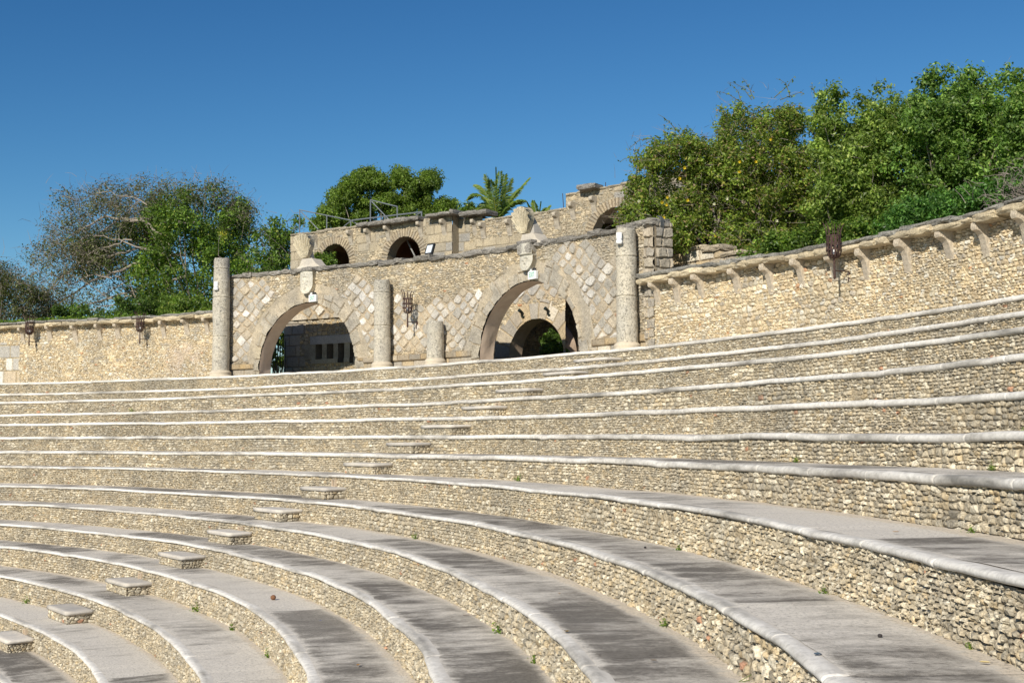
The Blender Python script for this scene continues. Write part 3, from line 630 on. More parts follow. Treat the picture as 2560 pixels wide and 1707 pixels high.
def left_extra(Sg, Zg, h, c):                              # big pale quoin stones in a stack, a limewash scar near the column
    t = Sg / RL
    q = (t > 1.2625) & (t < 1.31) & (Zg < FZ + 1.75); hb, cb = blocks(Sg, Zg, .62, .52, 740, [(2, .80, .77, .70), (1, .62, .52, .38), (1, .50, .48, .44)], .04, (.46, .38, .24))
    k = q & (rnd(np.floor(Sg / .62), np.floor(Zg / .52), 3) > .35)
    h = np.where(k, hb, h); c = np.where(k[..., None], cb, c)
    g = sst(.0, 1, 1 - np.hypot((t - 1.085) * RL / 1.5, (Zg - FZ - .9) / 1.3)) * sst(.40, .6, fbm(Sg * 1.1, Zg * 1.1, 745, 3)) * .75
    return h * (1 - .5 * g), c * (1 - g[..., None]) + np.array([.66, .54, .43]) * g[..., None]
def ltop(t): return 4.55 + ZO + .05 * (vn(np.asarray(t) * 30, np.asarray(t) * 0, 19) - .5)
long_wall('flank_wall', 'yellowish rubble wall with corbels left of the portal, below the bare branched tree', 1.046, 1.60, ltop, ln, RL, 731, P_WALLR, None, left_extra)
# ------------------------------------------------------------------ free standing columns before the wall
def column(label, u, v0, v1, rad, joints, seed, broken=True, R=45.62):
    t, _ = at_r(u, v0, R); zt = at_r(u, v1, R)[1]; c = pol(t, R, FZ - .02); H = zt - FZ + .02
    T = thing('stone_column', label, 'column', 'weathered stone columns along the portal wall', c)
    n = 40; zs = np.unique(np.concatenate([np.linspace(.30, H, int(H / .05)), [j + d for j in joints for d in (-.03, -.012, 0, .012, .03)]])); zs = zs[zs <= H]
    an = np.arange(n) * 2 * math.pi / n; A, Zg = np.meshgrid(an, zs, indexing='xy')
    r = rad * (1.0 - .04 * Zg / H) + .022 * (fbm(A * 2 + seed, Zg * 1.2, seed, 2) - .5) - .012 * sst(.55, .75, fbm(A * 4, Zg * 12, seed + 4, 2))
    r = r + .03 * (vn(A * .6 + np.floor(Zg / 1.1) * 3, Zg * 0, seed + 8) - .5)
    for j in joints: r -= .034 * np.exp(-((Zg - j) / .016)**2); r += .014 * np.exp(-((Zg - j) / .06)**2)
    top = H + .05 * (vn(A * 1.5, Zg * 0, seed + 9) - .5) * 2
    Zz = Zg - np.maximum(Zg - top, 0); r = r * (1 - .10 * sst(H - .10, H, Zg))
    V = np.stack([c[0] + r * np.cos(A), c[1] + r * np.sin(A), c[2] + Zz], -1).reshape(-1, 3); m = len(zs)
    a, b = np.meshgrid(np.arange(m - 1), np.arange(n), indexing='ij'); Q = np.stack([a * n + b, a * n + (b + 1) % n, (a + 1) * n + (b + 1) % n, (a + 1) * n + b], -1).reshape(-1, 4)
    V = np.concatenate([V, [[c[0], c[1], c[2] + H + .01]]]); Tt = [(len(V) - 1, (m - 1) * n + b, (m - 1) * n + (b + 1) % n) for b in range(n)]
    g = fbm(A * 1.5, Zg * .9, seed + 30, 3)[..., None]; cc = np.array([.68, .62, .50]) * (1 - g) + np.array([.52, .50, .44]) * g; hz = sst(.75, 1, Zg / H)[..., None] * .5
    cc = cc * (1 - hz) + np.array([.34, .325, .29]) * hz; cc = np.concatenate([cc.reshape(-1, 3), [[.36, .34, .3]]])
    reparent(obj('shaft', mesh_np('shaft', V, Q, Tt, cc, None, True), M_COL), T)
    mb = MB(); mb.lathe([(rad * 1.42, 0), (rad * 1.42, .10), (rad * 1.36, .13), (rad * 1.26, .145), (rad * 1.24, .18), (rad * 1.28, .21), (rad * 1.27, .25), (rad * 1.16, .285), (rad * 1.05, .31), (rad * .9, .33)], c, 36, (.60, .53, .42))
    mb.build('base', M_CORB, T, True)
    return T, t, zt
C1 = column('tall leaning grey column at the left end of the portal wall', 551, 932, 646, .31, [1.55, 3.0, 4.05], 11)
C2 = column('middle height column between left arch and iron torch', 955, 917, 700, .28, [1.52, 2.62], 21)
C3 = column('short broken column stump with rounded top, right of the iron torch', 1088, 909, 803, .27, [], 31)
C4 = column('pitted column at the right end of the portal wall, with white sensor box', 1568, 868, 569, .285, [1.55, 2.62], 41)
def sensor(label, u, v, col):
    t, z = at_r(u, v, 45.30); p = pol(t, 45.30, z); d = np.array([p[0], p[1], 0]); d = d / np.linalg.norm(d); l = np.array([d[1], -d[0], 0])
    T = thing('sensor_box', label, 'sensor', 'white sensor boxes on the columns', p)
    mb = MB(); rough(mb, p + EZ * .07, l * .075, d * .05, EZ * .10, (.8, .8, .8), 5, 4, .25, .0, 0); mb.build('housing', M_WHITE, T, True)
    mb = MB(); rough(mb, p - EZ * .09 - d * .02, l * .08, d * .07, EZ * .055, (.8, .8, .8), 6, 4, .5, .0, 0); mb.build('dome', M_WHITE, T, True)
    mb = MB(); mb.tube([p + d * .05 - EZ * .03, p + l * .18 + d * .06, p + l * .33 + d * .25 - EZ * .02, p + l * .42 + d * .55 - EZ * .25, p + l * .44 + d * .6 - EZ * .55], .008, 5); mb.build('cable', M_PIPE, T)
sensor('small white two lobed sensor box on the leaning left column', 540, 716, None)
sensor('small white sensor box high on the pitted right column', 1548, 597, None)
# black conduits down the buttress
T = thing('conduit', 'bundle of dark cable conduits running down the buttress beside the right column', 'pipe', None, pol(.6, 45.9, 10.3))
for q, (u, w_) in enumerate(((1655, .0), (1658, .0), (1661, 0))):
    mb = MB(); pts = [pol(.6085 - (.0020 if k else -.001), 46.14 + .045 * q, z) for k, z in enumerate((11.92, 11.84, 11.4, 10.9, 10.35))]
    mb.tube(pts, .016, 6); mb.build('pipe', M_PIPE, T)
# ------------------------------------------------------------------ fire basket torches
def torch(label, us, vs, ua, R=RF):
    ta = at_r(ua, vs - 12, R)[0]; z0 = at_r(us, vs, R - .44)[1]; p = pol(ta, R - .43, z0); er, et = frame(ta)
    T = thing('wall_torch', label, 'torch', 'iron fire basket torches on the walls', p)
    return T, p, er, et, ta
def build_torch(label, us, vs, ua, R=RF):
    T, p, er, et, ta = torch(label, us, vs, ua, R)
    def P(x, y, z): return p + et * x - er * y + EZ * z
    def part(name, f, mat=M_IRON):
        mb = MB(); f(mb); return mb.build(name, mat, T)
    part('stem', lambda m: (m.tube([P(0, 0, .0), P(0, 0, .03), P(0, 0, .45)], [.024, .028, .019], 8), m.tube([P(0, 0, -.02), P(0, 0, .03)], [.012, .035], 8)))
    part('arm', lambda m: m.tube([P(0, 0, .17), P(0, -.43, .17)], .014, 6))
    part('brace', lambda m: m.tube([P(0, -.43, .18), P(0, -.40, .12), P(0, -.38, -.04)], .013, 6))
    part('wall_plate', lambda m: m.box(P(0, -.425, .08), et * .035, er * .008, EZ * .14))
    prof = [(.03, .43), (.085, .445), (.13, .50), (.155, .58), (.158, .70), (.155, .84), (.15, .93)]
    def straps(m):
        for k in range(12):
            a = k * math.pi / 6; d = et * math.cos(a) + er * math.sin(a); l = -et * math.sin(a) + er * math.cos(a)
            V = []
            for (r, z) in prof:
                for sgn in (-1, 1):
                    for th_ in (0, .006): V.append(p + d * (r + th_) + l * sgn * min(.020, r * .30) + EZ * z)
            Q = []
            for q in range(len(prof) - 1):
                b0 = q * 4; Q += [(b0, b0 + 2, b0 + 6, b0 + 4), (b0 + 1, b0 + 5, b0 + 7, b0 + 3), (b0, b0 + 4, b0 + 5, b0 + 1), (b0 + 2, b0 + 3, b0 + 7, b0 + 6)]
            m.add(V, Q)
    part('basket', straps)
    def ring(z, r, h=.014): 
        def f(m): m.lathe([(r, z - h), (r + .008, z - h), (r + .008, z + h), (r, z + h), (r, z - h)], p, 28)
        return f
    for z, r in ((.62, .162), (.76, .163), (.92, .156)): part('ring', ring(z, r))
    for k in range(10):
        a = k * math.pi / 5 + .2; d = et * math.cos(a) + er * math.sin(a); ln_ = .27 + .05 * math.sin(k * 7.3)
        part('spike', lambda m: m.tube([p + d * .15 + EZ * .92, p + d * .158 + EZ * (.92 + ln_ * .35), p + d * .19 + EZ * (.92 + ln_ * .75), p + d * (.235 + .02 * math.sin(k * 3.1)) + EZ * (.92 + ln_)], [.011, .011, .009, .005], 5))
    part('socket_plate', lambda m: m.lathe([(.0, .50), (.10, .50), (.10, .515), (0, .515)], p, 16))
    part('lamp', lambda m: m.lathe([(0, .515), (.045, .52), (.055, .58), (.05, .64), (.0, .655)], p, 14), M_WHITE)
    return T
build_torch('rusty iron fire basket torch high on the left wall, nearest the left edge', 73, 864, 91, RL)
build_torch('rusty iron fire basket torch on the left wall beside the leaning column', 350, 858, 369, RL)
build_torch('rusty iron fire basket torch between the two middle columns', 1019, 817, 1043)
build_torch('dark iron fire basket torch on the golden right wall, rising past its coping', 2092, 695, 2125)
# ------------------------------------------------------------------ shields, shells, exit signs
def relief(name, c, er, et, W2, H2, outline, hfun, thick, col, mat, parent):
    """a carved slab: x along -et (screen right), y up, with thickness towards the viewer"""
    n = 46; xs = np.linspace(-1, 1, n); ys = np.linspace(-1, 1, n); X, Y = np.meshgrid(xs, ys, indexing='ij')
    wl = outline(Y); Xx = X * wl; h = hfun(Xx, Y) + thick
    V = c - Xx[..., None] * W2 * et + Y[..., None] * H2 * EZ - h[..., None] * er; V = V.reshape(-1, 3); m = n
    a, b = np.meshgrid(np.arange(n - 1), np.arange(n - 1), indexing='ij'); Q = [np.stack([a * m + b, (a + 1) * m + b, (a + 1) * m + b + 1, a * m + b + 1], -1).reshape(-1, 4)]
    B = (c - Xx[..., None] * W2 * et * .96 + Y[..., None] * H2 * EZ + 0 * h[..., None]).reshape(-1, 3); N0 = len(V); V = np.concatenate([V, B])
    e = [k * m for k in range(n)] ; f = [k * m + m - 1 for k in range(n)]; g = list(range(m)); h2 = [(n - 1) * m + k for k in range(m)]
    for L in (e, f, g, h2): Q.append(np.array([(L[k], L[k + 1], L[k + 1] + N0, L[k] + N0) for k in range(len(L) - 1)]))
    g_ = fbm(X * 3 + 1, Y * 3, 3, 3).reshape(-1, 1); cc = np.array(col) * (.8 + .4 * g_); cc = np.concatenate([cc, cc])
    o = obj(name, mesh_np(name, V, np.concatenate(Q), None, cc, None, True), mat); reparent(o, parent); return o
def shield(label, u, v, W2, H2, kind):
    t, z = at_r(u, v, RF - .2); er, et = frame(t); c = pol(t, RF + .01, z)
    T = thing('stone_shield', label, 'shield', 'carved stone shields over the arches', c)
    def outl(Y): return np.where(Y > -.1, 1.0 - .06 * np.abs(Y - .3), np.sqrt(np.clip(1 - ((-.1 - Y) / .93)**2, .0004, 1)))
    def hf(X, Y):
        h = .10 * np.sqrt(np.clip(1.1 - X * X, 0, 2)) + .012 * (fbm(X * 6, Y * 6, 5, 3) - .5)
        if kind == 1:
            h -= .035 * ((np.abs(X + .1) < .05) & (np.abs(Y - .48) < .22)) + .035 * ((np.abs(Y - .42) < .05) & (np.abs(X + .1) < .30))
            for (a, b) in ((.3, .0), (-.2, -.15), (.15, -.32), (-.35, .05), (.0, -.6), (.38, .35), (-.15, -.75)): h -= .05 * np.exp(-(((X - a) / .09)**2 + ((Y - b) / .07)**2))
        else:
            h += .04 * sst(.12, .20, Y) ; h -= .05 * np.exp(-((Y - .13) / .035)**2)
            for (a, b) in ((.05, -.15), (.12, -.32), (-.05, -.58), (-.3, -.35), (.3, -.2)): h -= .06 * np.exp(-(((X - a) / .10)**2 + ((Y - b) / .07)**2))
        return h
    relief('shield_face', c, er, et, W2, H2, outl, hf, .16, (.66, .63, .54) if kind == 1 else (.64, .61, .52), M_CARV, T)
    mb = MB(); rough(mb, c + EZ * (H2 + .05) - er * .12, et * (W2 + .04), er * .17, EZ * .05, (.33, .31, .28), 8, 4, .15, .06)
    if kind == 2: rough(mb, c + EZ * (H2 * .62) - er * .14, et * (W2 * .98), er * .16, EZ * (H2 * .34), (.40, .375, .33), 9, 6, .12, .03)
    mb.build('cap_block', M_COP, T)
shield('pale carved stone shield with a cross above the left arch', 765, 706, .31, .40, 1)
shield('stone shield with a grey upper block above the right arch', 1314, 643, .295, .40, 2)
def shell(label, u, v, W2, H2, ub, vb, wb, pr=1.0):
    R = RF + .22; t, z = at_r(u, v, R); er, et = frame(t); c = pol(t, R, z)
    T = thing('stone_shell', label, 'sculpture', 'carved scallop shells on the portal wall coping', c)
    def outl(Y):
        a = (Y + 1) / 2; return np.clip(np.where(a < .62, .34 + .66 * np.sin(np.clip(a / .62, 0, 1) * math.pi / 2), np.sqrt(np.clip(1 - ((a - .62) / .39)**2, .004, 1))), .06, 1)
    def hf(X, Y):
        a = np.arctan2(X * W2, (Y + 1.25) * H2); rr = np.hypot(X * W2, (Y + 1.25) * H2)
        rib = np.abs(np.sin(a * 19 + .3)) ; k = sst(.2, .9, (Y + 1) / 2)
        return .03 + .17 * rib * (.25 + .75 * k) + .05 * np.sin(np.clip((Y + 1) / 2, 0, 1) * 3) + .02 * (fbm(X * 7, Y * 7, 9, 3) - .5) + .05 * sst(.75, 1, (Y + 1) / 2) * (vn(a * 9, rr * 0, 3) - .3)
    relief('fan', c, er, et, W2, H2, outl, hf, .10, (.62, .56, .42), M_CARV, T)
    mb = MB(); tb, zb = at_r(ub, vb, R - .1); cb = pol(tb, R - .02, zb); W = wb
    # mortar mound that carries the shell and slopes off to both sides
    ht = c[2] - H2 * .92 - (cb[2] - .16)
    V = []
    for d in (-.30, .30):
        for x, z_ in ((-W, 0), (-W * .6, ht * .3), (-.26, ht * .8), (.22, ht * .8), (W * .62, ht * .4), (W, .04)): V.append(cb - et * x + er * d * (1 if z_ < .02 else .8) + EZ * (z_ - .16))
    Q = [(k, k + 1, 7 + k, 6 + k) for k in range(5)] + [(0, 1, 4, 5), (1, 2, 3, 4), (6, 11, 10, 7), (7, 10, 9, 8)]
    mb.add(V, Q, col=(.60, .55, .47)); mb.build('mortar_mound', M_CORB, T)
    mb = MB(); V = []
    for x in (.10, .10 + .14 * pr):                                  # slanting prop behind the fan
        for (y, z_) in ((.02, -H2), (.34 * pr + .05, -H2), (.05, H2 * .4 * pr)): V.append(c - et * (x if z_ > 0 else x * 1.35) + er * y + EZ * z_)
    mb.add(V, [(0, 1, 4, 3), (1, 2, 5, 4), (2, 0, 3, 5)], [(0, 2, 1), (3, 4, 5)], col=(.45, .43, .40)); mb.build('prop', M_CORB, T)
shell('weathered scallop shell sculpture on the wall top over the left arch', 767, 616, .40, .43, 776, 664, .66, .4)
shell('sharply ribbed scallop shell sculpture on the wall top over the right arch', 1316, 552, .37, .40, 1330, 604, .62)
def text_mesh(txt, h):
    cu = bpy.data.curves.new('t', 'FONT'); cu.body = txt; cu.size = h; cu.extrude = .004; cu.align_x = 'CENTER'; cu.align_y = 'CENTER'; cu.space_character = 1.05
    o = bpy.data.objects.new('t', cu); COL.objects.link(o); bpy.context.view_layer.update()
    me = bpy.data.meshes.new_from_object(o.evaluated_get(bpy.context.evaluated_depsgraph_get())); bpy.data.objects.remove(o); return me
def exit_sign(label, u, v):
    t, z = at_r(u, v, RF - .12); er, et = frame(t); p = pol(t, RF - .10, z)
    T = thing('exit_sign', label, 'exit sign', 'white EXIT signs over the arches', p)
    mb = MB(); rough(mb, p, et * .175, er * .05, EZ * .125, (.8, .8, .8), 3, 4, .06, 0, 0); mb.build('housing', M_WHITE, T)
    me = text_mesh('EXIT', .215); o = obj('lettering', me, M_GREEN)
    mw = Matrix(((-et[0], 0, -er[0], p[0] - er[0] * .052), (-et[1], 0, -er[1], p[1] - er[1] * .052), (0, 1, 0, p[2]), (0, 0, 0, 1))) @ Matrix.Diagonal((.50, 1, 1, 1))
    o.parent = T; o.matrix_parent_inverse = Matrix.Translation(-Vector(T.location)); o.matrix_basis = mw
    for q in (-1, 1):
        c = p + et * q * .085 + EZ * .165 - er * .01; mb = MB(); rough(mb, c, et * .042, er * .035, EZ * .042, (.7, .7, .7), 4, 4, .5, 0, 0); mb.build('lamp_head', M_WHITE if q > 0 else M_BLACK, T, True)
exit_sign('white EXIT sign with green letters over the left arch', 782, 745.5)
exit_sign('white EXIT sign with green letters over the right arch', 1331, 687.5)
# floodlight on the coping
t, z = at_r(1070, 622, RF); er, et = frame(t); p = pol(t, RF + .05, z)
T = thing('floodlight', 'square floodlight with black frame standing on the portal coping', 'floodlight', None, p)
tl = np.array([0, 0, 1.0]) * .94 + er * .34; nn = np.cross(et, tl)
mb = MB(); mb.box(p + er * .05, et * .17, nn * .035, tl * .18); mb.build('housing', M_BLACK, T)
mb = MB(); mb.box(p + er * .05 - er * .045, et * .125, er * .006, tl * .14); mb.build('lens', M_LENS, T)
mb = MB()
for q in (-1, 1): mb.tube([p + et * q * .17 + EZ * .0, p + et * q * .17 - EZ * .28], .012, 5)
mb.box(p - EZ * .20, et * .16, er * .03, EZ * .02); mb.build('bracket', M_BLACK, T)
# ================================================================== BEHIND THE PORTAL
def inner_sheet(name, R, t0, t1, z0, z1, pat, parent, hole=None, st_=.022):
    ts = np.arange(t0, t1, st_ / R); return sheet(name, ts * R, np.arange(z0, z1, .024), cyl_place(R), pat, M_WALL, parent, hole)
# --- ticket booth seen through the left arch
RB = 49.3
tl_, _ = at_r(711, 850, RB); tr2, _ = at_r(915, 850, RB)
def tt(u, R=RB): return at_r(u, 850, R)[0]
def zz_(u, v, R=RB): return at_r(u, v, R)[1]
WIN = [(tt(791), tt(806), zz_(800, 897), zz_(800, 861)), (tt(819), tt(834), zz_(827, 896), zz_(827, 860)), (tt(847), tt(861), zz_(854, 906), zz_(854, 859)), (tt(877), tt(886), zz_(880, 905), zz_(880, 858))]
def booth_pat(Sg, Zg):
    h, c = rubble(Sg, Zg, .17, .10, 801, P_TERR + [(3, .66, .50, .28)], .04, (.33, .27, .18), .2)
    t = Sg / RB; q = (t > tl_ - .0165 - .006 * (rnd(np.floor(Zg / .42), Zg * 0, 5) > .5)) & (Zg < 12)
    hb, cb = blocks(Sg, Zg, .62, .42, 803, P_GREYB, .05, (.25, .22, .18)); h = np.where(q, hb, h); c = np.where(q[..., None], cb, c)
    lint = (t < WIN[0][0] + .006) & (Zg > WIN[0][3]) & (Zg < WIN[0][3] + .33); c = np.where(lint[..., None], np.array([.50, .48, .46]), c); h = np.where(lint, .05, h)
    sill = (t < WIN[0][0] + .004) & (Zg < WIN[0][2]) & (Zg > WIN[0][2] - .2); c = np.where(sill[..., None], np.array([.42, .38, .30]), c); h = np.where(sill, .06, h)
    jm = (t < WIN[0][0] + .012) & (Zg < WIN[0][3]) & (Zg > WIN[0][2]); c = np.where(jm[..., None], np.array([.40, .36, .28]) * (.7 + .6 * fbm(Sg * 5, Zg * 5, 6, 3))[..., None], c); h = np.where(jm, .03, h)
    return h, c
T = thing('ticket_booth', 'low rubble ticket booth with dark narrow windows inside the left arch', 'booth', None, pol(.95, RB, FZ))
zlin = zz_(760, 800)
inner_sheet('wall', RB, tr2 - .04, tl_, FZ - .05, zlin + .3, booth_pat, T, lambda Sg, Zg: np.any([(Sg / RB < a) & (Sg / RB > b) & (Zg > c_) & (Zg < d) for a, b, c_, d in WIN], axis=0))
ts = np.arange(tr2 - .04, tt(700) + .006, .022 / RB)
def lz(Sg, Zg): 
    a = lozenge(Sg, Zg, 871, .42); return a[0] * 1.3, a[1] * np.array([1, .97, .9])
sheet('frieze', ts * (RB - .06), np.arange(zlin, zlin + 1.35, .024), cyl_place(RB - .06), lz, M_WALL, T)
mb = MB(); a0, a1 = tr2 - .04, tt(706) + .004
for (ra, rb, za, zb) in ((RB - .24, RB + .1, zlin, zlin), ):
    tsx = np.linspace(a0, a1, 20); n = 20
    mb.add([pol(t_, r_, zlin) for r_ in (RB - .06, RB + .1) for t_ in tsx], [(k, k + 1, n + k + 1, n + k) for k in range(n - 1)], col=(.4, .34, .25))
# room behind: side, back, ceiling
def quadbox(mb, t0, t1, r0, r1, z0, z1, col, faces='lrbt'):
    n = 14; tsx = np.linspace(t0, t1, n)
    if 'b' in faces: mb.add([pol(t_, r1, z_) for z_ in (z0, z1) for t_ in tsx], [(k, k + 1, n + k + 1, n + k) for k in range(n - 1)], col=col)
    if 't' in faces: mb.add([pol(t_, r_, z1) for r_ in (r0, r1) for t_ in tsx], [(k, k + 1, n + k + 1, n + k) for k in range(n - 1)], col=col)
    for f_, t_ in (('l', t1), ('r', t0)):
        if f_ in faces: mb.add([pol(t_, r0, z0), pol(t_, r1, z0), pol(t_, r1, z1), pol(t_, r0, z1)], [(0, 1, 2, 3)], col=col)
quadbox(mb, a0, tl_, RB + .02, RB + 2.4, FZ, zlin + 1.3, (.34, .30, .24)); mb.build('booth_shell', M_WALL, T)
mb = MB()
for a, b, c_, d in WIN:
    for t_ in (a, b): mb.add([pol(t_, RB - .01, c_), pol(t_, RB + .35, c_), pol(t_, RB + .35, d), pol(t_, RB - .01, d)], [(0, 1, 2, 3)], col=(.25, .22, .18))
    for z_ in (c_, d): mb.add([pol(a, RB - .01, z_), pol(a, RB + .35, z_), pol(b, RB + .35, z_), pol(b, RB - .01, z_)], [(0, 1, 2, 3)], col=(.25, .22, .18))
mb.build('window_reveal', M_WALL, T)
mb = MB(); er, et = frame(.93); quadbox(mb, WIN[3][1] - .002, WIN[0][0] + .002, RB + .3, RB + .36, FZ + .3, WIN[0][3] + .05, (.03, .02, .02), 'b'); mb.build('window_shade_panel', M_SHADE, T)  # one dark sheet behind all the windows, painted as the shade inside the booth
# --- iron gate in the gap left of the booth
T = thing('iron_gate', 'dark upright barred gate in the gap beside the ticket booth', 'gate', None, pol(tt(690), RB - .5, FZ))
for k in range(9):
    u = 664 + k * 6.2; t_ = tt(u, RB - .5); mb = MB(); mb.tube([pol(t_, RB - .5, FZ), pol(t_, RB - .5, FZ + 1.55), pol(t_, RB - .5, FZ + 1.68)], [.016, .016, .003], 5); mb.build('bar', M_GATE, T)
for z_ in (.15, 1.3):
    mb = MB(); mb.tube([pol(t_, RB - .5, FZ + z_) for t_ in np.linspace(tt(660, RB - .5), tt(714, RB - .5), 6)], .018, 5); mb.build('rail', M_GATE, T)
# --- gatehouse seen through the right arch
RG = 50.5
gl, gr = tt(1160, RG), tt(1415, RG); ga, gb = tt(1274, RG), tt(1410, RG); gtc = (ga + gb) / 2; gR = (ga - gb) / 2 * RG; gtop = zz_(1340, 797, RG); gzc = gtop - gR
def gate_pat(Sg, Zg):
    h, c = rubble(Sg, Zg, .17, .09, 821, P_FACADE, .04, (.42, .34, .22), .1)
    a = lozenge(Sg, Zg, 823, .40); m = a[3] > gtop + .75; h = np.where(m, a[0], h); c = np.where(m[..., None], a[1], c)
    ds = Sg - gtc * RG; dz = Zg - gzc; d = np.hypot(ds, np.maximum(dz, 0)); ang = np.arctan2(dz, ds); r_ = d < gR + .6 + .2 * (rnd(np.floor(ang * gR / .42), ang * 0, 4) - .4)
    vh, vc = blocks(d - gR, np.where(dz > 0, ang * (gR + .25), dz), 1.9, .42, 825, P_BLK, .04, (.42, .34, .22))
    return np.where(r_, vh, h), np.where(r_[..., None], vc, c)
T = thing('gatehouse', 'inner stone gatehouse with a smaller dark arch seen through the right arch', 'building', None, pol(gtc, RG, FZ))
inner_sheet('wall', RG, gr, gl, FZ - .05, 12.2, gate_pat, T, lambda Sg, Zg: np.hypot(Sg - gtc * RG, np.maximum(Zg - gzc, 0)) < gR)
ang = np.linspace(0, math.pi, 40); path = [(gtc + gR / RG, FZ)] + [(gtc + gR * math.cos(a) / RG, gzc + gR * math.sin(a)) for a in ang] + [(gtc - gR / RG, FZ)]
V = [pol(t_, r_, z_) for t_, z_ in path for r_ in (RG - .02, RG + .3, RG + .65)]
reparent(obj('arch_soffit', mesh_np('arch_soffit', V, [(a * 3 + b, a * 3 + b + 1, (a + 1) * 3 + b + 1, (a + 1) * 3 + b) for a in range(len(path) - 1) for b in range(2)], None, None, None, True), M_PLAST), T)
mb = MB(); quadbox(mb, gr, gl, RG + .6, RG + 6, FZ, 11.6, (.40, .34, .27)); mb.build('interior_walls', M_CREAM, T)
# shaded return wall of squared stone at the right
tq = gr + .0005
rsx = np.arange(RG, RG + 3.4, .024); zsx = np.arange(FZ - .05, 12.1, .026)
def ret_place(Sg, Zg, h):
    t_ = tq - .011 - h / RG; return CX + Sg * np.cos(t_), CY + Sg * np.sin(t_), Zg
sheet('return_wall', rsx, zsx, ret_place, lambda a, b: blocks(a, b, .42, .24, 829, [(2, .55, .45, .31), (1, .48, .42, .34)], .04, (.36, .3, .22)), M_WALL, T, lambda a, b: (a > RG + 1.0) & (a < RG + 1.9) & (b < FZ + 2.05))
mb = MB(); er, et = frame(tq); c = pol(tq - .0105, RG + 1.45, FZ + 1.0); mb.box(c, er * .45, et * .03, EZ * 1.05); mb.build('door', M_REDPL, T)
mb = MB(); c = pol(tq - .0115, RG + 1.45, FZ + 2.14); mb.box(c, er * .55, et * .06, EZ * .10, (.34, .32, .36)); mb.build('lintel', M_COP, T)
# small floods above the inner arch
for u, v in ((1303, 783), (1368, 778)):
    t_, z_ = at_r(u, v, RG - .15); p = pol(t_, RG - .16, z_); er, et = frame(t_)
    Tq = thing('spotlight', ('left' if u < 1330 else 'right') + ' one of two small dark green spotlights above the inner arch', 'spotlight', 'small spotlights above the inner arch', p)
    mb = MB(); mb.tube([p - EZ * .10 + er * .1, p], .02, 6); mb.box(p - EZ * .12 + er * .12, et * .05, er * .04, EZ * .03); mb.build('bracket', M_GATE, Tq)
    mb = MB(); mb.tube([p + er * .07 + EZ * .02, p - er * .10 + EZ * .10], [.045, .065], 10); mb.build('head', M_GATE, Tq)
# slatted gate leaf inside
T = thing('slatted_gate', 'tall dark slatted gate leaf standing inside the inner arch', 'gate', None, pol(gtc + .01, RG + 2.2, FZ))
ta_, tb_ = tt(1225, RG + 2.2), tt(1342, RG + 2.2)
mb = MB(); quadbox(mb, tb_, ta_, RG + 2.28, RG + 2.3, FZ, 11.4, (.02, .02, .02), 'b'); mb.build('panel', M_GATE, T)
for k in range(22):
    t_ = tb_ + (ta_ - tb_) * (k + .5) / 22; mb = MB(); er, et = frame(t_); mb.box(pol(t_, RG + 2.2, FZ + 1.5), et * .025, er * .03, EZ * 1.5); mb.build('slat', M_GATE, T)
T = thing('iron_railing', 'low black railing before the plant inside the inner arch', 'railing', None, pol(tt(1385, RG + 3), RG + 3, FZ))
for k in range(7):
    t_ = tt(1364 + k * 6, RG + 3); mb = MB(); mb.tube([pol(t_, RG + 3, FZ), pol(t_, RG + 3, FZ + 1.25)], .017, 5); mb.build('bar', M_GATE, T)
mb = MB(); mb.tube([pol(t_, RG + 3, FZ + 1.2) for t_ in np.linspace(tt(1360, RG + 3), tt(1405, RG + 3), 5)], .018, 5); mb.build('rail', M_GATE, T)
# low wall seen above the right wall's coping, before the vines
T = thing('garden_wall', 'low rear wall of big pale stones under the flowering vine', 'wall', None, pol(.56, 48.0, FZ))
gq = [at_r(u_, v_, 48.0) for u_, v_ in ((1925, 648), (1860, 630), (1798, 616), (1666, 607))]; gtf = lambda t_: np.interp(t_, [q_[0] for q_ in gq], [q_[1] for q_ in gq]) - .12; GW1 = gq[-1][0] + .003; ts = np.arange(.52, GW1, .022 / 48); zt2 = float(gtf(.58))
def gw(Sg, Zg): 
    h, c = blocks(Sg, Zg, .55, .34, 841, P_BLK, .05); l = lozenge(Sg, Zg, 843, .42); m = l[3] < zt2 - .35
    return np.where(m, l[0], h), np.where(m[..., None], l[1], c)
sheet('face', ts * 48, np.linspace(0, 1, 90), cyl_place(48.0), gw, M_WALL, T, zfun=lambda Sg, Zg: 9.5 + Zg * (gtf(Sg / 48) - 9.5))
back_and_top(T, 48.0, .5, .52, GW1, FZ, lambda t_: gtf(t_) + .06)
mb = MB(); coping(mb, 48.0, .52, GW1, gtf, 43, (.4, .9), (.05, .09), .1, .35, (.42, .36, .27)); mb.build('coping', M_COP, T)
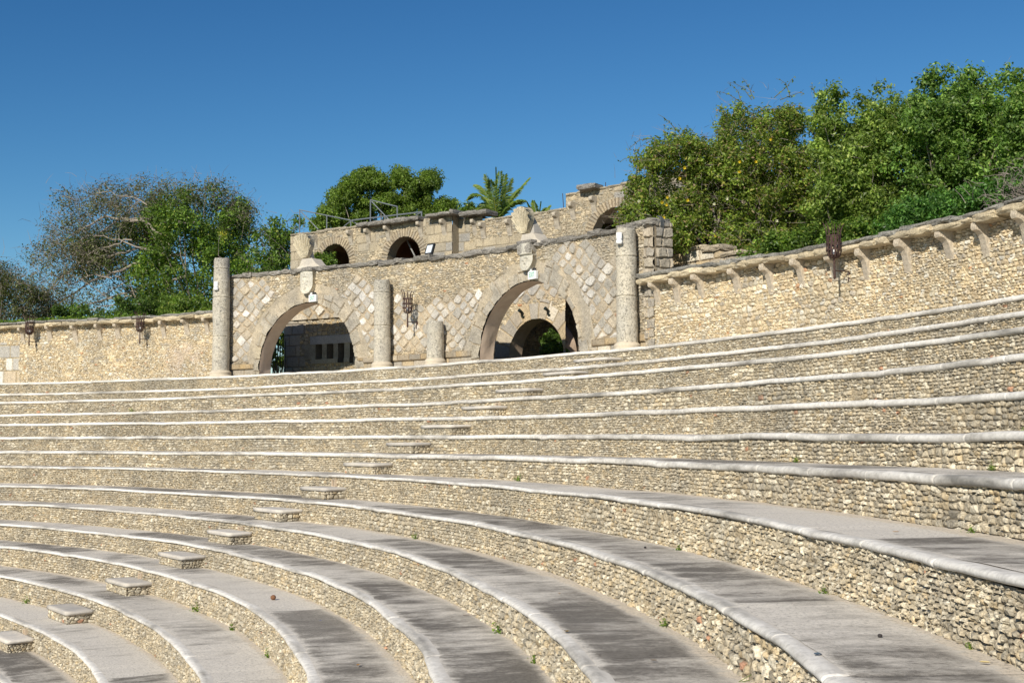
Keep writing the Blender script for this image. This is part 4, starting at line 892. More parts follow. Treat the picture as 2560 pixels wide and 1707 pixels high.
# ================================================================== TERRACE BUILDING
P1 = np.array([-9.4, 54.0]); DU = np.array([.811, -.585]); DN = np.array([-.585, -.811])     # along the wall; towards the theatre
def pl_s(u, off=0.0):                       # distance along the wall plane for an image column
    d = ray(u, 560)[:2]; o = P1 - DN * off; A = np.array([[d[0], -DU[0]], [d[1], -DU[1]]]); k, s_ = np.linalg.solve(A, o); return s_
def pl_z(u, v, off=0.0):
    d = ray(u, v); s_ = pl_s(u, off); q = P1 - DN * off + DU * s_; return ZO + d[2] * (q[1] / d[1])
def pl_pt(s_, z, n=0.0): q = P1 + DU * s_ + DN * n; return np.array([q[0], q[1], z])
B3 = np.array([DU[0], DU[1], 0]); N3 = np.array([DN[0], DN[1], 0])
sL, sC, sD, sE, sR_ = pl_s(728), pl_s(1132), pl_s(1192), pl_s(1416), pl_s(1900)
zA0, zA1, zB0, zB1, zC = pl_z(740, 588), pl_z(1120, 540), pl_z(1210, 552), pl_z(1400, 527), pl_z(1450, 484)
print('terrace', sL, sC, sD, sE, sR_, 'z', zA0, zA1, zB0, zB1, zC)
BA = []
for (ul, ur, vt, um) in ((800, 874, 611, 838), (970, 1053, 593, 1012), (1481, 1608, 518, 1545)):
    a, b = pl_s(ul), pl_s(ur); R_ = (b - a) / 2; BA.append(((a + b) / 2, pl_z(um, vt) - R_, R_))
def bhole(Sg, Zg):
    k = np.zeros(Sg.shape, bool)
    for sc, zc, R_ in BA: k |= np.hypot(Sg - sc, np.maximum(Zg - zc, 0)) < R_
    return k
def bpat(Sg, Zg):
    h, c = rubble(Sg, Zg, .20, .085, 861, P_TERR, .04, (.35, .29, .2), .5)
    hb, cb = blocks(Sg, Zg, .62, .36, 863, [(3, .50, .43, .31), (2, .44, .39, .30), (1, .42, .40, .36)], .03, (.36, .31, .23))
    m = (rnd(np.floor(Sg / 1.24), np.floor(Zg / .72), 9) > .74) | (np.abs(Sg - sC) < .55) | (Sg < sL + .55) | ((Sg > sC - 2.2) & (Sg < sE - 1.8) & (Zg < zA1 - 1.1))
    h = np.where(m, hb, h); c = np.where(m[..., None], cb, c)
    for n_, (sc, zc, R_) in enumerate(BA):
        d = np.hypot(Sg - sc, Zg - zc); ang = np.arctan2(Zg - zc, Sg - sc); r_ = (d < R_ + .34) & (Zg > zc - .6)
        vh, vc = blocks(d * .3, ang * (R_ + .15), 3.0, .13, 867 + n_, [(3, .50, .42, .30), (2, .42, .37, .29)], .05, (.26, .21, .15)); h = np.where(r_, vh, h); c = np.where(r_[..., None], vc, c)
    return h + .03 * (fbm(Sg, Zg, 869, 2) - .5), c
T = thing('terrace_building', 'stone terrace building with small arches rising behind the portal wall', 'building', None, pl_pt(sC, FZ))
def pl_place(off): return lambda Sg, Zg, h: (P1[0] + DU[0] * Sg + DN[0] * (h + off), P1[1] + DU[1] * Sg + DN[1] * (h + off), Zg)
def bsheet(name, s0, s1, off, ztop0, ztop1, zb=FZ - .05, hole=bhole):
    ss = np.arange(s0, s1, .028); k = np.linspace(0, 1, 170)
    return sheet(name, ss, k, pl_place(off), bpat, M_WALL, T, hole, zfun=lambda Sg, Zg: zb + Zg * (ztop0 + (ztop1 - ztop0) * (Sg - s0) / (s1 - s0) + .05 * (vn(Sg * 2.3, Sg * 0, 3) - .5) - zb))
bsheet('wall', sL, sC, 0, zA0, zA1); bsheet('niche_wall', sC, sD, -.4, zA1 - .1, zA1 - .1); bsheet('wall', sD, sE, 0, zB0, zB1); bsheet('wall', sE, sR_, 0, zC, zC + .3)
mb = MB()
def sidep(s_, a, b, z0, z1, col=(.44, .38, .28)): mb.add([pl_pt(s_, z0, a), pl_pt(s_, z0, b), pl_pt(s_, z1, b), pl_pt(s_, z1, a)], [(0, 1, 2, 3)], col=col)
sidep(sL, .0, -6, FZ, zA0 - .03); sidep(sC - .001, .01, -.8, FZ, zA1); sidep(sD, .01, -.8, FZ, zB0); sidep(sE, .02, -.7, zB1 - .3, zC); sidep(sR_, .02, -6, FZ, zC)
for s0, s1, z0, z1 in ((sL, sC, zA0, zA1), (sC, sD, zA1 - .1, zA1 - .1), (sD, sE, zB0, zB1), (sE, sR_, zC, zC + .3)):
    a_ = -.39 if s0 == sC else .01
    mb.add([pl_pt(s0, z0 - .03, a_), pl_pt(s1, z1 - .03, a_), pl_pt(s1, z1 - .03, -.8), pl_pt(s0, z0 - .03, -.8)], [(0, 1, 2, 3)], col=(.36, .33, .27))
mb.build('wall_ends', M_WALL, T)
mb = MB(); mb.add([pl_pt(sL, zA0 - .35, -.5), pl_pt(sE, zA0 - .30, -.5), pl_pt(sE, zA0 - .30, -7), pl_pt(sL, zA0 - .35, -7)], [(0, 1, 2, 3)], col=(.4, .35, .3)); mb.build('roof_terrace', M_CREAM, T)
mb = MB(); mb.add([pl_pt(sL, FZ, -4), pl_pt(sC + .3, FZ, -4), pl_pt(sC + .3, zA0, -4), pl_pt(sL, zA0 - .3, -4)], [(0, 1, 2, 3)])
for s_ in (sC - .1, (BA[0][0] + BA[1][0]) / 2): mb.add([pl_pt(s_, FZ, -.4), pl_pt(s_, FZ, -4), pl_pt(s_, zA0 - .3, -4), pl_pt(s_, zA0 - .3, -.4)], [(0, 1, 2, 3)])
mb.build('room_walls', M_REDPL, T)
mb = MB()
for sc, zc, R_ in BA:
    an_ = np.linspace(-.35, math.pi + .35, 30); pts = [(sc + R_ * math.cos(a), zc + (R_ * math.sin(a) if a > 0 and a < math.pi else -1.2)) for a in np.linspace(0, math.pi, 28)]
    pts = [(sc + R_, zc - 1.6)] + [(sc + R_ * math.cos(a), zc + R_ * math.sin(a)) for a in np.linspace(0, math.pi, 28)] + [(sc - R_, zc - 1.6)]
    mb = MB(); mb.add([pl_pt(a, b, n_) for a, b in pts for n_ in (.02, -.45)], [(2 * k, 2 * k + 1, 2 * k + 3, 2 * k + 2) for k in range(len(pts) - 1)], col=(.42, .35, .25)); mb.build('arch_lining', M_WALL, T)
mb = MB()
def bcop(s0, s1, z0, z1, seed, L=(.5, 1.1), H=(.06, .10), dep=.4, outw=.22, col=(.30, .285, .26)):
    r = random.Random(seed); s_ = s0; k = 0
    while s_ < s1 - .1:
        l = min(r.uniform(*L), s1 - s_); hh = r.uniform(*H); z = z0 + (z1 - z0) * (s_ + l / 2 - s0) / (s1 - s0)
        rough(mb, pl_pt(s_ + l / 2, z + hh * .5 + r.uniform(-.02, .02), outw - dep), B3 * (l / 2 + .01), N3 * dep, EZ * hh, col, seed * 99 + k, 4, .3, .13, .2); s_ += l; k += 1
bcop(pl_s(905), pl_s(1060), zA0 * .45 + zA1 * .55, zA1 - .03, 3, dep=.45, outw=.4); bcop(pl_s(1078), sC + .3, zA1, zA1 + .02, 4, dep=.45, outw=.42); bcop(sC + .35, sD + .5, zA1 - .05, zA1 - .1, 5, dep=.4, outw=.1)
bcop(pl_s(1456), pl_s(1502), zC + .10, zC + .10, 6, (.5, .7), (.08, .1), .3, .4)
bcop(sL, pl_s(900), zA0, zA0 * .6 + zA1 * .4, 7, (.3, .7), (.04, .07), .3, .06, (.40, .35, .27)); bcop(sD + .4, sE, zB0, zB1, 8, (.3, .7), (.04, .06), .3, .05, (.42, .37, .28)); bcop(sE, sR_, zC, zC + .3, 9, (.3, .7), (.04, .06), .3, .05, (.42, .37, .28))
mb.build('coping', M_COP, T)
cm = corbel_mesh(.095, .34, .62, 5); cm.attributes['Col'].data.foreach_set('color', np.tile([.50, .45, .37, 1], len(cm.vertices)).astype(np.float32))
for (u, v) in ((737, 590), (776, 586), (865, 574), (909, 570), (958, 562), (1040, 551), (1098, 546), (1160, 542), (1196, 554), (1262, 546), (1381, 528), (1421, 503), (1474, 488)):
    s_ = pl_s(u, -.35); z = pl_z(u, v, -.35); off = -.4 if sC < s_ < sD else 0; p = pl_pt(s_, z, off - .02)
    o = obj('corbel', cm, M_CORB); mw = Matrix(((-B3[0], -N3[0], 0, p[0]), (-B3[1], -N3[1], 0, p[1]), (0, 0, 1, p[2]), (0, 0, 0, 1)))
    o.parent = T; o.matrix_parent_inverse = Matrix.Translation(-Vector(T.location)); o.matrix_basis = mw
# metal railings on the terrace
def rp(u, v, off): s_ = pl_s(u, off); return pl_pt(s_, pl_z(u, v, off), -off)
def railing(label, off, posts, rails, braces, r=.026):
    T = thing('terrace_railing', label, 'railing', 'grey steel frames on the terrace roof', rp(posts[0][0], posts[0][2], off))
    for u, v0, v1 in posts: mb = MB(); mb.tube([rp(u, v0, off), rp(u, v1 + 6, off)], r, 6); mb.build('post', M_GREYM, T)
    for a in rails: mb = MB(); mb.tube([rp(a[0], a[1], off), rp(a[2], a[3], off)], r, 6); mb.build('rail', M_GREYM, T)
    for a in braces: mb = MB(); mb.tube([rp(a[0], a[1], off), rp(a[2], a[3], off)], r * .85, 6); mb.build('brace', M_GREYM, T)
railing('grey steel frame with long sloping rail on the left end of the terrace', .6, [(749, 524, 580), (817, 540, 566), (877, 551, 562)], [(748, 525, 877, 551)], [(752, 529, 796, 574), (878, 552, 860, 566), (879, 552, 894, 561)])
railing('taller grey steel frame on the terrace before the round tree', .9, [(926, 500, 556), (993, 517, 548)], [(926, 500, 994, 517)], [(929, 504, 972, 549)])
railing('low grey steel rail along the terrace edge', .5, [(963, 542, 553), (1054, 530, 541)], [(880, 551, 1055, 530)], [(1040, 538, 1054, 531)], .03)
for u, v0, v1, n_ in ((1407, 484, 526, 'thin leaning metal rod on the wall top left of the stepped wall'), (1515, 456, 486, 'thin upright metal rod above the half hidden arch')):
    T = tag(thing('metal_rod', n_, 'rod', None, rp(u, v1, .1))); mb = MB(); mb.tube([rp(u, v0, .1), rp(u + 3 * (u < 1450), v1 + 4, .1)], .014, 5); mb.build('rod', M_IRON, T)
T = thing('leaning_ladder', 'pale leaning poles inside the right small terrace arch', 'pole', None, rp(1035, 640, .8))
for a in ((1017, 600, 1037, 640), (1044, 600, 1053, 628)): mb = MB(); mb.tube([rp(a[0], a[1], .6), rp(a[2], a[3], .6)], .03, 5); mb.build('pole', M_CORB, T)
# ================================================================== VEGETATION
def leafset(C, N_, size, cols, seed, up_=.25, flat=.5):
    """C: centres (n,3), N_: outward dirs. returns verts, quads, colours: one diamond leaf each"""
    r = np.random.RandomState(seed); n = len(C)
    nr = N_ * .7 + r.normal(0, .7, (n, 3)) + np.array([0, 0, up_ + .25]); nr /= np.linalg.norm(nr, axis=1)[:, None] + 1e-9
    a = np.cross(nr, r.normal(0, 1, (n, 3))); a /= np.linalg.norm(a, axis=1)[:, None] + 1e-9; b = np.cross(nr, a)
    l = size * r.uniform(.6, 1.25, (n, 1)); w_ = l * r.uniform(.28, .42, (n, 1)) * (1 + flat)
    V = np.stack([C - a * l * .5, C + b * w_ * .5 - a * l * .08 + nr * l * .05, C + a * l * .5 - nr * l * .10, C - b * w_ * .5 - a * l * .08 + nr * l * .05], 1).reshape(-1, 3)
    Q = np.arange(4 * n).reshape(n, 4); k = r.choice(len(cols), n, p=np.array([c[0] for c in cols]) / sum(c[0] for c in cols))
    c = np.array([c[1:] for c in cols])[k] * r.uniform(.75, 1.25, (n, 1)); return V, Q, np.repeat(c, 4, 0)
def clumps_poly(poly, D, dD, n, seed, inset=0):
    r = random.Random(seed); xs = [p[0] for p in poly]; ys = [p[1] for p in poly]; out_ = []; g = 0
    while len(out_) < n and g < 60000:
        g += 1; u, v = r.uniform(min(xs), max(xs)), r.uniform(min(ys), max(ys)); k = inset * (1.35 - .9 * r.random())
        if inpoly(np.array([u, u - k, u + k, u]), np.array([v, v, v, v - k]), poly).all(): out_.append(at_y(u, v, D + r.uniform(-dD, dD)))
    return np.array(out_)
def foliage(name, parent, cl, rad, per, lsz, cols, seed, sub=7, spread=.19, squash=.8):
    """clumps -> sprays -> leaves: leaves gather in little sprays so gaps show between them"""
    r = np.random.RandomState(seed); n = len(cl); rad_ = rad * r.uniform(.6, 1.25, n)
    d = r.normal(0, 1, (n, sub, 3)); d /= np.linalg.norm(d, axis=2)[..., None]; d[..., 2] *= squash
    sp = cl[:, None] + d * rad_[:, None, None] * r.uniform(.45, 1.0, (n, sub, 1)); sp = sp.reshape(-1, 3); sd = d.reshape(-1, 3)
    tone = r.uniform(.62, 1.25, (len(sp), 1)) * np.repeat(r.uniform(.8, 1.15, (n, 1)), sub, 0)
    q = r.normal(0, 1, (len(sp), per, 3)); q *= (rad * spread); C = (sp[:, None] + q).reshape(-1, 3)
    N_ = (sd[:, None] * .8 + q / (rad * spread) * .35).reshape(-1, 3)
    V, Q, c = leafset(C, N_, lsz, cols, seed + 1); c = c * np.repeat(np.repeat(tone, per, 0), 4, 0)
    o = obj(name, mesh_np(name, V, Q, None, np.clip(c, 0, 1)), M_LEAF)
    if parent: reparent(o, parent)
    return o, sp
def limbs(mb, base, targets, r0, seed, n=8, col=(.3, .26, .2), sag=.15):
    r = random.Random(seed)
    for k, tg in enumerate(targets):
        m = 7; P = []
        mid = base * .45 + tg * .55 + np.array([r.uniform(-.4, .4), r.uniform(-.4, .4), r.uniform(.0, .8)])
        for q in range(m + 1):
            t = q / m; p = base * (1 - t)**2 + 2 * mid * t * (1 - t) + tg * t * t
            P.append(p + np.array([r.uniform(-1, 1), r.uniform(-1, 1), r.uniform(-1, 1)]) * sag * .35 * (0 < q < m))
        mb.tube(P, np.linspace(r0, r0 * .12, m + 1), 6, col, False)
def twigs(mb, starts, L, n, seed, r0=.012, up_=.4, col=(.3, .25, .22)):
    r = np.random.RandomState(seed); k = r.randint(0, len(starts), n)
    for q in range(n):
        p = starts[k[q]] + r.normal(0, .3, 3); d = r.normal(0, 1, 3); d[2] = abs(d[2]) * .6 + up_ * .4; d /= np.linalg.norm(d); l = L * r.uniform(.4, 1.2)
        p1 = p + d * l * .5 + r.normal(0, .06, 3) * l; p2 = p1 + (d + r.normal(0, .35, 3)) * l * .5
        mb.tube([p, p1, p2], [r0, r0 * .7, r0 * .3], 3, col, False)
G_DK = [(3, .07, .115, .025), (4, .11, .185, .035), (2, .14, .24, .045), (.6, .22, .31, .06)]
G_MID = [(3, .08, .145, .025), (4, .13, .22, .035), (3, .21, .32, .055), (.6, .33, .37, .08)]
G_LT = [(2, .10, .17, .03), (4, .17, .27, .045), (3, .25, .36, .07), (1, .36, .40, .09)]
G_BR = [(3, .19, .175, .12), (4, .15, .17, .07), (1.2, .21, .18, .15), (1, .26, .27, .11)]
G_VINE = [(2, .10, .16, .03), (4, .18, .26, .04), (3, .27, .34, .06), (1, .36, .34, .09), (.8, .32, .23, .13)]
# --- big half bare tree on the left
T = thing('bare_branched_tree', 'wide tree with bare greyish branches and patches of green behind the left wall', 'tree', None, at_y(500, 800, 60) * np.array([1, 1, 0]) + np.array([0, 0, FZ]))
b0 = at_y(500, 900, 60); b0[2] = FZ
br = clumps_poly([(70, 640), (120, 560), (150, 480), (250, 470), (330, 440), (480, 430), (560, 455), (620, 490), (640, 560), (600, 560), (520, 500), (420, 520), (330, 560), (260, 640), (150, 680), (90, 680)], 61, 2.2, 95, 3, 17)
gr_ = clumps_poly([(300, 740), (330, 640), (340, 560), (380, 500), (430, 470), (500, 540), (560, 520), (610, 500), (630, 600), (620, 700), (560, 780), (320, 795)], 60, 2.3, 95, 4, 22)
low_ = clumps_poly([(60, 790), (70, 650), (150, 600), (260, 640), (330, 700), (300, 790)], 60.5, 2, 34, 15)
mid_ = clumps_poly([(180, 700), (200, 600), (320, 520), (440, 450), (560, 460), (640, 540), (630, 640), (420, 640), (250, 690)], 62, 1.5, 80, 14, 20)
mb = MB(); mb.tube([b0, b0 + EZ * 1.2 + np.array([.2, 0, 0]), b0 + EZ * 2.2], [.28, .22, .2], 9, (.3, .26, .2)); tr0 = b0 + EZ * 2.0
limbs(mb, tr0, br[::8], .05, 5, sag=.7); limbs(mb, b0 + EZ * 1.2, gr_[::4], .07, 6, sag=.4); mb.build('trunk', M_BARK, T)
mb = MB()                                                    # long pale limbs reaching far left
for a in (((470, 690), (380, 705), (300, 735), (200, 770), (55, 800)), ((430, 640), (330, 660), (230, 700), (150, 760), (75, 796)), ((500, 560), (400, 540), (300, 545), (230, 600), (150, 650)), ((460, 640), (340, 620), (250, 640), (160, 690), (100, 740)), ((430, 600), (350, 550), (260, 540), (200, 580), (120, 620))):
    P = [at_y(u, v, 59.5 + .4 * k) for k, (u, v) in enumerate(a)]; Pf = []
    for k in range(len(P) - 1):
        for q in range(4): Pf.append(P[k] * (1 - q / 4) + P[k + 1] * q / 4 + np.random.RandomState(k * 7 + q).normal(0, .05, 3))
    Pf.append(P[-1]); mb.tube(Pf, np.linspace(.075, .02, len(Pf)), 6, (.33, .29, .25), False)
mb.build('limb', M_CORB, T)
for a in (((400, 650), (330, 700), (240, 745), (150, 790)), ((330, 600), (250, 620), (150, 700), (90, 760)), ((420, 560), (350, 500), (260, 480), (190, 500)), ((300, 690), (220, 690), (150, 720), (70, 730)), ((360, 620), (260, 590), (170, 610), (100, 650)), ((330, 740), (270, 765), (200, 790), (140, 800))):
    P = [at_y(u, v, 59.3 + .5 * k) for k, (u, v) in enumerate(a)]; Pf = [P[0]]; rs = np.random.RandomState(a[0][0])
    for k in range(len(P) - 1):
        for q in range(1, 6): Pf.append(P[k] * (1 - q / 5) + P[k + 1] * q / 5 + rs.normal(0, .07, 3) * (q < 5))
    mb = MB(); mb.tube(Pf, np.linspace(.04, .01, len(Pf)), 5, (.33, .29, .25), False)
    for q in range(3, len(Pf), 2):
        d = rs.normal(0, .5, 3) + np.array([-.5, 0, .35]); e = Pf[q] + d * .9; mb.tube([Pf[q], (Pf[q] + e) / 2 + rs.normal(0, .08, 3), e], [.018, .012, .004], 4, (.40, .36, .31), False)
    mb.build('limb', M_CORB, T)
foliage('crown', T, gr_, .85, 34, .16, G_MID, 21, 9)
o, sp = foliage('withered_foliage', T, np.concatenate([br, mid_, low_]), .9, 16, .12, G_BR, 22, 9)
mb = MB(); twigs(mb, sp, .75, 2300, 23, .010, .3, (.2, .17, .15)); mb.build('twigs', M_TWIG, T)
o, _ = foliage('crown', T, mid_, .8, 26, .15, G_DK, 24, 9)
# --- brown shrub at the far left, small tree at the building end, low growth along the wall
T = thing('brown_shrub', 'brown withered bushy tree at the far left edge behind the wall', 'shrub', None, at_y(20, 800, 58) * np.array([1, 1, 0]) + np.array([0, 0, FZ]))
c_ = clumps_poly([(-60, 820), (-60, 650), (30, 655), (80, 700), (120, 740), (160, 800), (150, 815)], 58, 1.5, 64, 31, 6)
b0 = c_.mean(0); b0[2] = FZ; mb = MB(); limbs(mb, b0, c_[::4], .07, 6); mb.build('trunk', M_BARK, T); o, sp = foliage('crown', T, c_, .7, 34, .11, G_BR + [(3, .10, .14, .03)], 32, 9); mb = MB(); twigs(mb, sp, .7, 700, 33, .011); mb.build('twigs', M_TWIG, T)
T = thing('leafy_tree', 'sparse green tree between the leaning column and the terrace building', 'tree', None, at_y(680, 800, 56) * np.array([1, 1, 0]) + np.array([0, 0, FZ]))
c_ = clumps_poly([(590, 790), (590, 640), (640, 600), (690, 575), (735, 560), (752, 600), (745, 690), (730, 760), (640, 790)], 57, 1.6, 56, 41, 16)
c_ = np.concatenate([c_, [at_y(u, v, 56) for u, v in ((740, 555), (722, 590), (688, 560), (700, 600), (655, 590))]])
b0 = at_y(665, 900, 57); b0[2] = FZ; mb = MB(); limbs(mb, b0, c_[::4], .08, 8); mb.build('trunk', M_BARK, T); o, sp = foliage('crown', T, c_, .62, 26, .16, G_MID, 42, 8); mb = MB(); twigs(mb, sp, .6, 500, 43, .01); mb.build('twigs', M_TWIG, T)
for k, (poly, D, lab, cols, n) in enumerate((([(130, 812), (140, 770), (250, 760), (330, 740), (420, 745), (430, 800)], 54.5, 'dark green low bush on the wall top below the bare limbs', G_DK, 40), ([(420, 800), (420, 745), (520, 750), (560, 770), (560, 795)], 53.0, 'bright green low bush on the wall top left of the leaning column', G_LT, 30))):
    T = thing('low_bush', lab, 'bush', None, at_y(poly[0][0], 800, D) * np.array([1, 1, 0]) + np.array([0, 0, FZ])); c_ = clumps_poly(poly, D, .9, n, 51 + k)
    b0 = c_.mean(0); b0[2] = FZ; mb = MB(); limbs(mb, b0, c_[::5], .03, 9 + k); mb.build('stems', M_BARK, T); foliage('leaves', T, c_, .45, 26, .13, cols, 53 + k, 8)
# grass and creepers lying on the left coping
r_ = np.random.RandomState(5); n = 5200; t_ = r_.uniform(1.05, 1.30, n); dens = vn(t_ * 40, t_ * 0, 4); keep = dens > .35; t_ = t_[keep]; n = len(t_)
rr_ = RL + r_.uniform(.0, .8, n); zz2 = ltop(t_) + .24 + np.abs(r_.normal(0, .07, n)); C = np.stack([CX + rr_ * np.cos(t_), CY + rr_ * np.sin(t_), zz2], 1)
V, Q, c = leafset(C, np.tile([0, 0, 1.0], (n, 1)), .14, G_LT, 61)
tag(obj('creeper', mesh_np('creeper', V, Q, None, c), M_LEAF), 'green creeper and grass growing over the left wall coping', 'creeper', None, 'stuff')
# --- round tree behind the terrace
T = thing('round_tree', 'dense round crowned green tree behind the terrace railings', 'tree', None, at_y(980, 800, 76) * np.array([1, 1, 0]) + np.array([0, 0, FZ]))
bl = [(918, 447, 34), (1003, 444, 28), (1067, 456, 36), (876, 478, 36), (850, 496, 30), (960, 490, 48), (1045, 498, 46), (1112, 515, 24), (815, 537, 24), (848, 545, 34), (904, 534, 44), (1017, 528, 46), (1087, 531, 38), (800, 562, 22), (1035, 470, 25), (890, 455, 22), (945, 450, 20), (980, 545, 40), (1125, 530, 18)]
cl = []; rr2 = random.Random(7)
for u, v, q in bl:
    for k in range(int(q * .7)):
        a = rr2.uniform(0, 6.28); d = max(q - 11, 4) * math.sqrt(rr2.random()) * .92; cl.append(at_y(u + d * math.cos(a), v + d * math.sin(a), 76 + rr2.uniform(-2.2, 2.2) * (1 - .5 * d / q)))
cl = np.array(cl); b0 = at_y(975, 800, 76); b0[2] = FZ; mb = MB(); mb.tube([b0, b0 + EZ * 3], [.4, .3], 9); limbs(mb, b0 + EZ * 2.6, cl[::14], .12, 12); mb.build('trunk', M_BARK, T)
foliage('crown', T, cl, .58, 26, .16, [(2, .09, .15, .025), (4, .15, .23, .035), (3, .23, .32, .06)], 72, 9)
T = thing('small_bush', 'small green bush top showing left of the palm', 'bush', None, at_y(1172, 560, 62) * np.array([1, 1, 0]) + np.array([0, 0, FZ]))
c_ = np.array([at_y(1172 + 14 * math.cos(k * 2.4) * (k / 14)**.5, 528 + 14 * math.sin(k * 2.4) * (k / 14)**.5 + 4, 62) for k in range(14)]); b0 = c_.mean(0); b0[2] = FZ
mb = MB(); limbs(mb, b0, c_[::3], .05, 5); mb.build('stems', M_BARK, T); foliage('leaves', T, c_, .4, 26, .14, G_MID, 75, 8)
# --- palms
def palm(label, u, v, D, fr, sc, trunk=True):
    c0 = at_y(u, v, D); T = thing('palm_tree', label, 'palm', 'coconut palms behind the terrace building', (c0[0], c0[1], FZ))
    mb = MB(); mb.tube([np.array([c0[0], c0[1], FZ]), np.array([c0[0] + .1, c0[1], (FZ + c0[2]) / 2]), c0], [.2, .16, .14], 10); mb.build('trunk', M_BARK, T)
    for k, (tu, tv, bend, dd) in enumerate(fr):
        r = np.random.RandomState(k + 5); tip = at_y(tu, tv, D + dd); mid = (c0 + tip) / 2 + EZ * bend; n = 60; P = []
        for q in range(n + 1):
            t = q / n; P.append(c0 * (1 - t)**2 + 2 * mid * t * (1 - t) + tip * t * t)
        P = np.array(P); tg = np.gradient(P, axis=0); tg /= np.linalg.norm(tg, axis=1)[:, None]
        mb = MB(); mb.tube(P[::5], np.linspace(.035, .008, len(P[::5])), 5, (.26, .30, .07), False)
        side = np.cross(tg, EZ); side /= np.linalg.norm(side, axis=1)[:, None] + 1e-9
        for q in range(3, n + 1):
            t = q / n; L = sc * (.30 + .55 * math.sin(math.pi * min(1, t * .9 + .12))) * r.uniform(.85, 1.1)
            for sg in (-1, 1):
                d = side[q] * sg * .62 + tg[q] * .75 - EZ * r.uniform(.05, .35); d /= np.linalg.norm(d); w_ = np.cross(d, side[q] * sg + EZ * .3); w_ /= np.linalg.norm(w_) + 1e-9
                a = P[q]; m_ = a + d * L * .5 - EZ * .02; e = a + d * L - EZ * L * r.uniform(.1, .35); g = r.choice(3)
                mb.add([a, m_ + w_ * .034, e, m_ - w_ * .034], [(0, 1, 2, 3)], col=np.array([(.11, .19, .04), (.18, .27, .06), (.28, .34, .08)][g]) * r.uniform(.8, 1.2))
        mb.build('frond', M_LEAF, T)
palm('coconut palm with arching fronds above the terrace wall', 1243, 552, 60, [(1170, 496, 1.3, .5), (1190, 462, .9, 1), (1215, 438, .45, -.5), (1240, 422, .1, 0), (1262, 438, .2, .6), (1277, 448, .15, -.8), (1322, 446, .25, .2), (1180, 545, 1.2, -1), (1200, 520, 1.0, 1.2), (1300, 470, .5, 1), (1250, 430, .1, 1), (1225, 450, .5, -1.2), (1310, 500, .6, -.5)], .62)
palm('low palm fronds peeping over the wall right of the shell', 1345, 560, 63, [(1318, 505, .1, 0), (1334, 502, .1, .5), (1352, 506, .1, 0), (1374, 514, .2, .3), (1300, 520, .3, -.3), (1362, 520, .2, .6)], .42)
# --- flowering vine over the pergola
T = thing('flowering_vine', 'tangled yellow green vine with yellow trumpet flowers beside the half hidden arch', 'vine', None, at_y(1700, 700, 36.5) * np.array([1, 1, 0]) + np.array([0, 0, FZ]))
vp = [(1560, 480), (1600, 405), (1650, 350), (1700, 335), (1745, 345), (1785, 355), (1795, 295), (1830, 270), (1890, 252), (1950, 262), (2010, 262), (2030, 330), (2040, 480), (2050, 600), (2010, 625), (1960, 600), (1900, 640), (1860, 650), (1825, 640), (1795, 600), (1790, 530), (1720, 520), (1715, 570), (1735, 600), (1700, 625), (1670, 590), (1640, 600), (1560, 620), (1545, 560), (1550, 500)]
c_ = clumps_poly(vp, 36.6, 1.6, 360, 81, 17)
hang = np.array([at_y(u, v, 35.2) for u, v in ((1700, 610), (1708, 590), (1690, 570), (1735, 560), (1750, 540), (1745, 520), (1815, 620), (1840, 630), (1870, 625), (1930, 590), (1940, 615), (1650, 570), (1670, 600), (1600, 560), (1590, 600), (1960, 625), (2000, 610), (1560, 590), (1630, 590))] + [at_y(u, v, 34.7) for u, v in ((1690, 590), (1712, 612), (1700, 560), (1730, 575), (1790, 600), (1810, 625), (1835, 640), (1860, 645), (1825, 605), (1880, 640), (1900, 630))])
c_ = np.concatenate([c_, hang])
o, sp = foliage('leaves', T, c_, .42, 30, .105, G_VINE, 82, 9)
mb = MB(); twigs(mb, sp, .5, 2400, 83, .006, -.2, (.34, .26, .18)); mb.build('dry_stems', M_TWIG, T)
mb = MB(); rs = np.random.RandomState(3)
for k in range(26):
    u = rs.uniform(1620, 2020); a = at_y(u, rs.uniform(560, 660), 36); a[2] = max(a[2], 9.6); b = at_y(u + rs.uniform(-30, 60), rs.uniform(330, 480), 36.8)
    limbs(mb, a, [b], .035, k, sag=.5)
mb.build('stem', M_BARK, T)
mb = MB()                                                     # thin shoots standing above the mass
for a in (((1860, 262), (1825, 238), (1790, 230)), ((1855, 262), (1845, 228), (1818, 207)), ((1880, 250), (1858, 220), (1820, 205)), ((1885, 248), (1870, 215), (1855, 195)), ((1935, 245), (1970, 215), (1985, 193)), ((1975, 240), (1965, 210), (1940, 197)), ((2040, 240), (2032, 222), (2029, 210)), ((1700, 335), (1675, 308), (1645, 286)), ((1640, 345), (1600, 350), (1568, 378)), ((1600, 395), (1570, 395), (1550, 405)), ((1950, 250), (1990, 235), (2010, 234)), ((1665, 345), (1660, 325), (1662, 316))):
    P = [at_y(u, v, 36.5) for u, v in a]; mb.tube([P[0], (P[0] + P[1]) / 2, P[1], (P[1] + P[2]) / 2 + EZ * .03, P[2]], [.014, .012, .009, .007, .004], 5, (.2, .2, .1), False)
    for q in range(14):
        k = rs.uniform(0, 1); p = (P[0] * (1 - k) + P[1] * k) if rs.rand() < .5 else (P[1] * (1 - k) + P[2] * k); V, Q, cc = leafset(p[None] + rs.normal(0, .03, (1, 3)), np.array([[0, 0, 1.0]]), .09, G_VINE, int(q + u)); mb.add(V, Q, col=cc)
mb.build('shoots', M_LEAF, T)
fl = [(1599, 506), (1656, 508), (1669, 512), (1719, 501), (1672, 495), (1940, 555), (1792, 591), (1587, 560), (1853, 405), (1887, 407), (1790, 512), (1657, 545), (1660, 553), (1697, 447), (1852, 432), (1815, 500), (1930, 350), (1710, 420)]
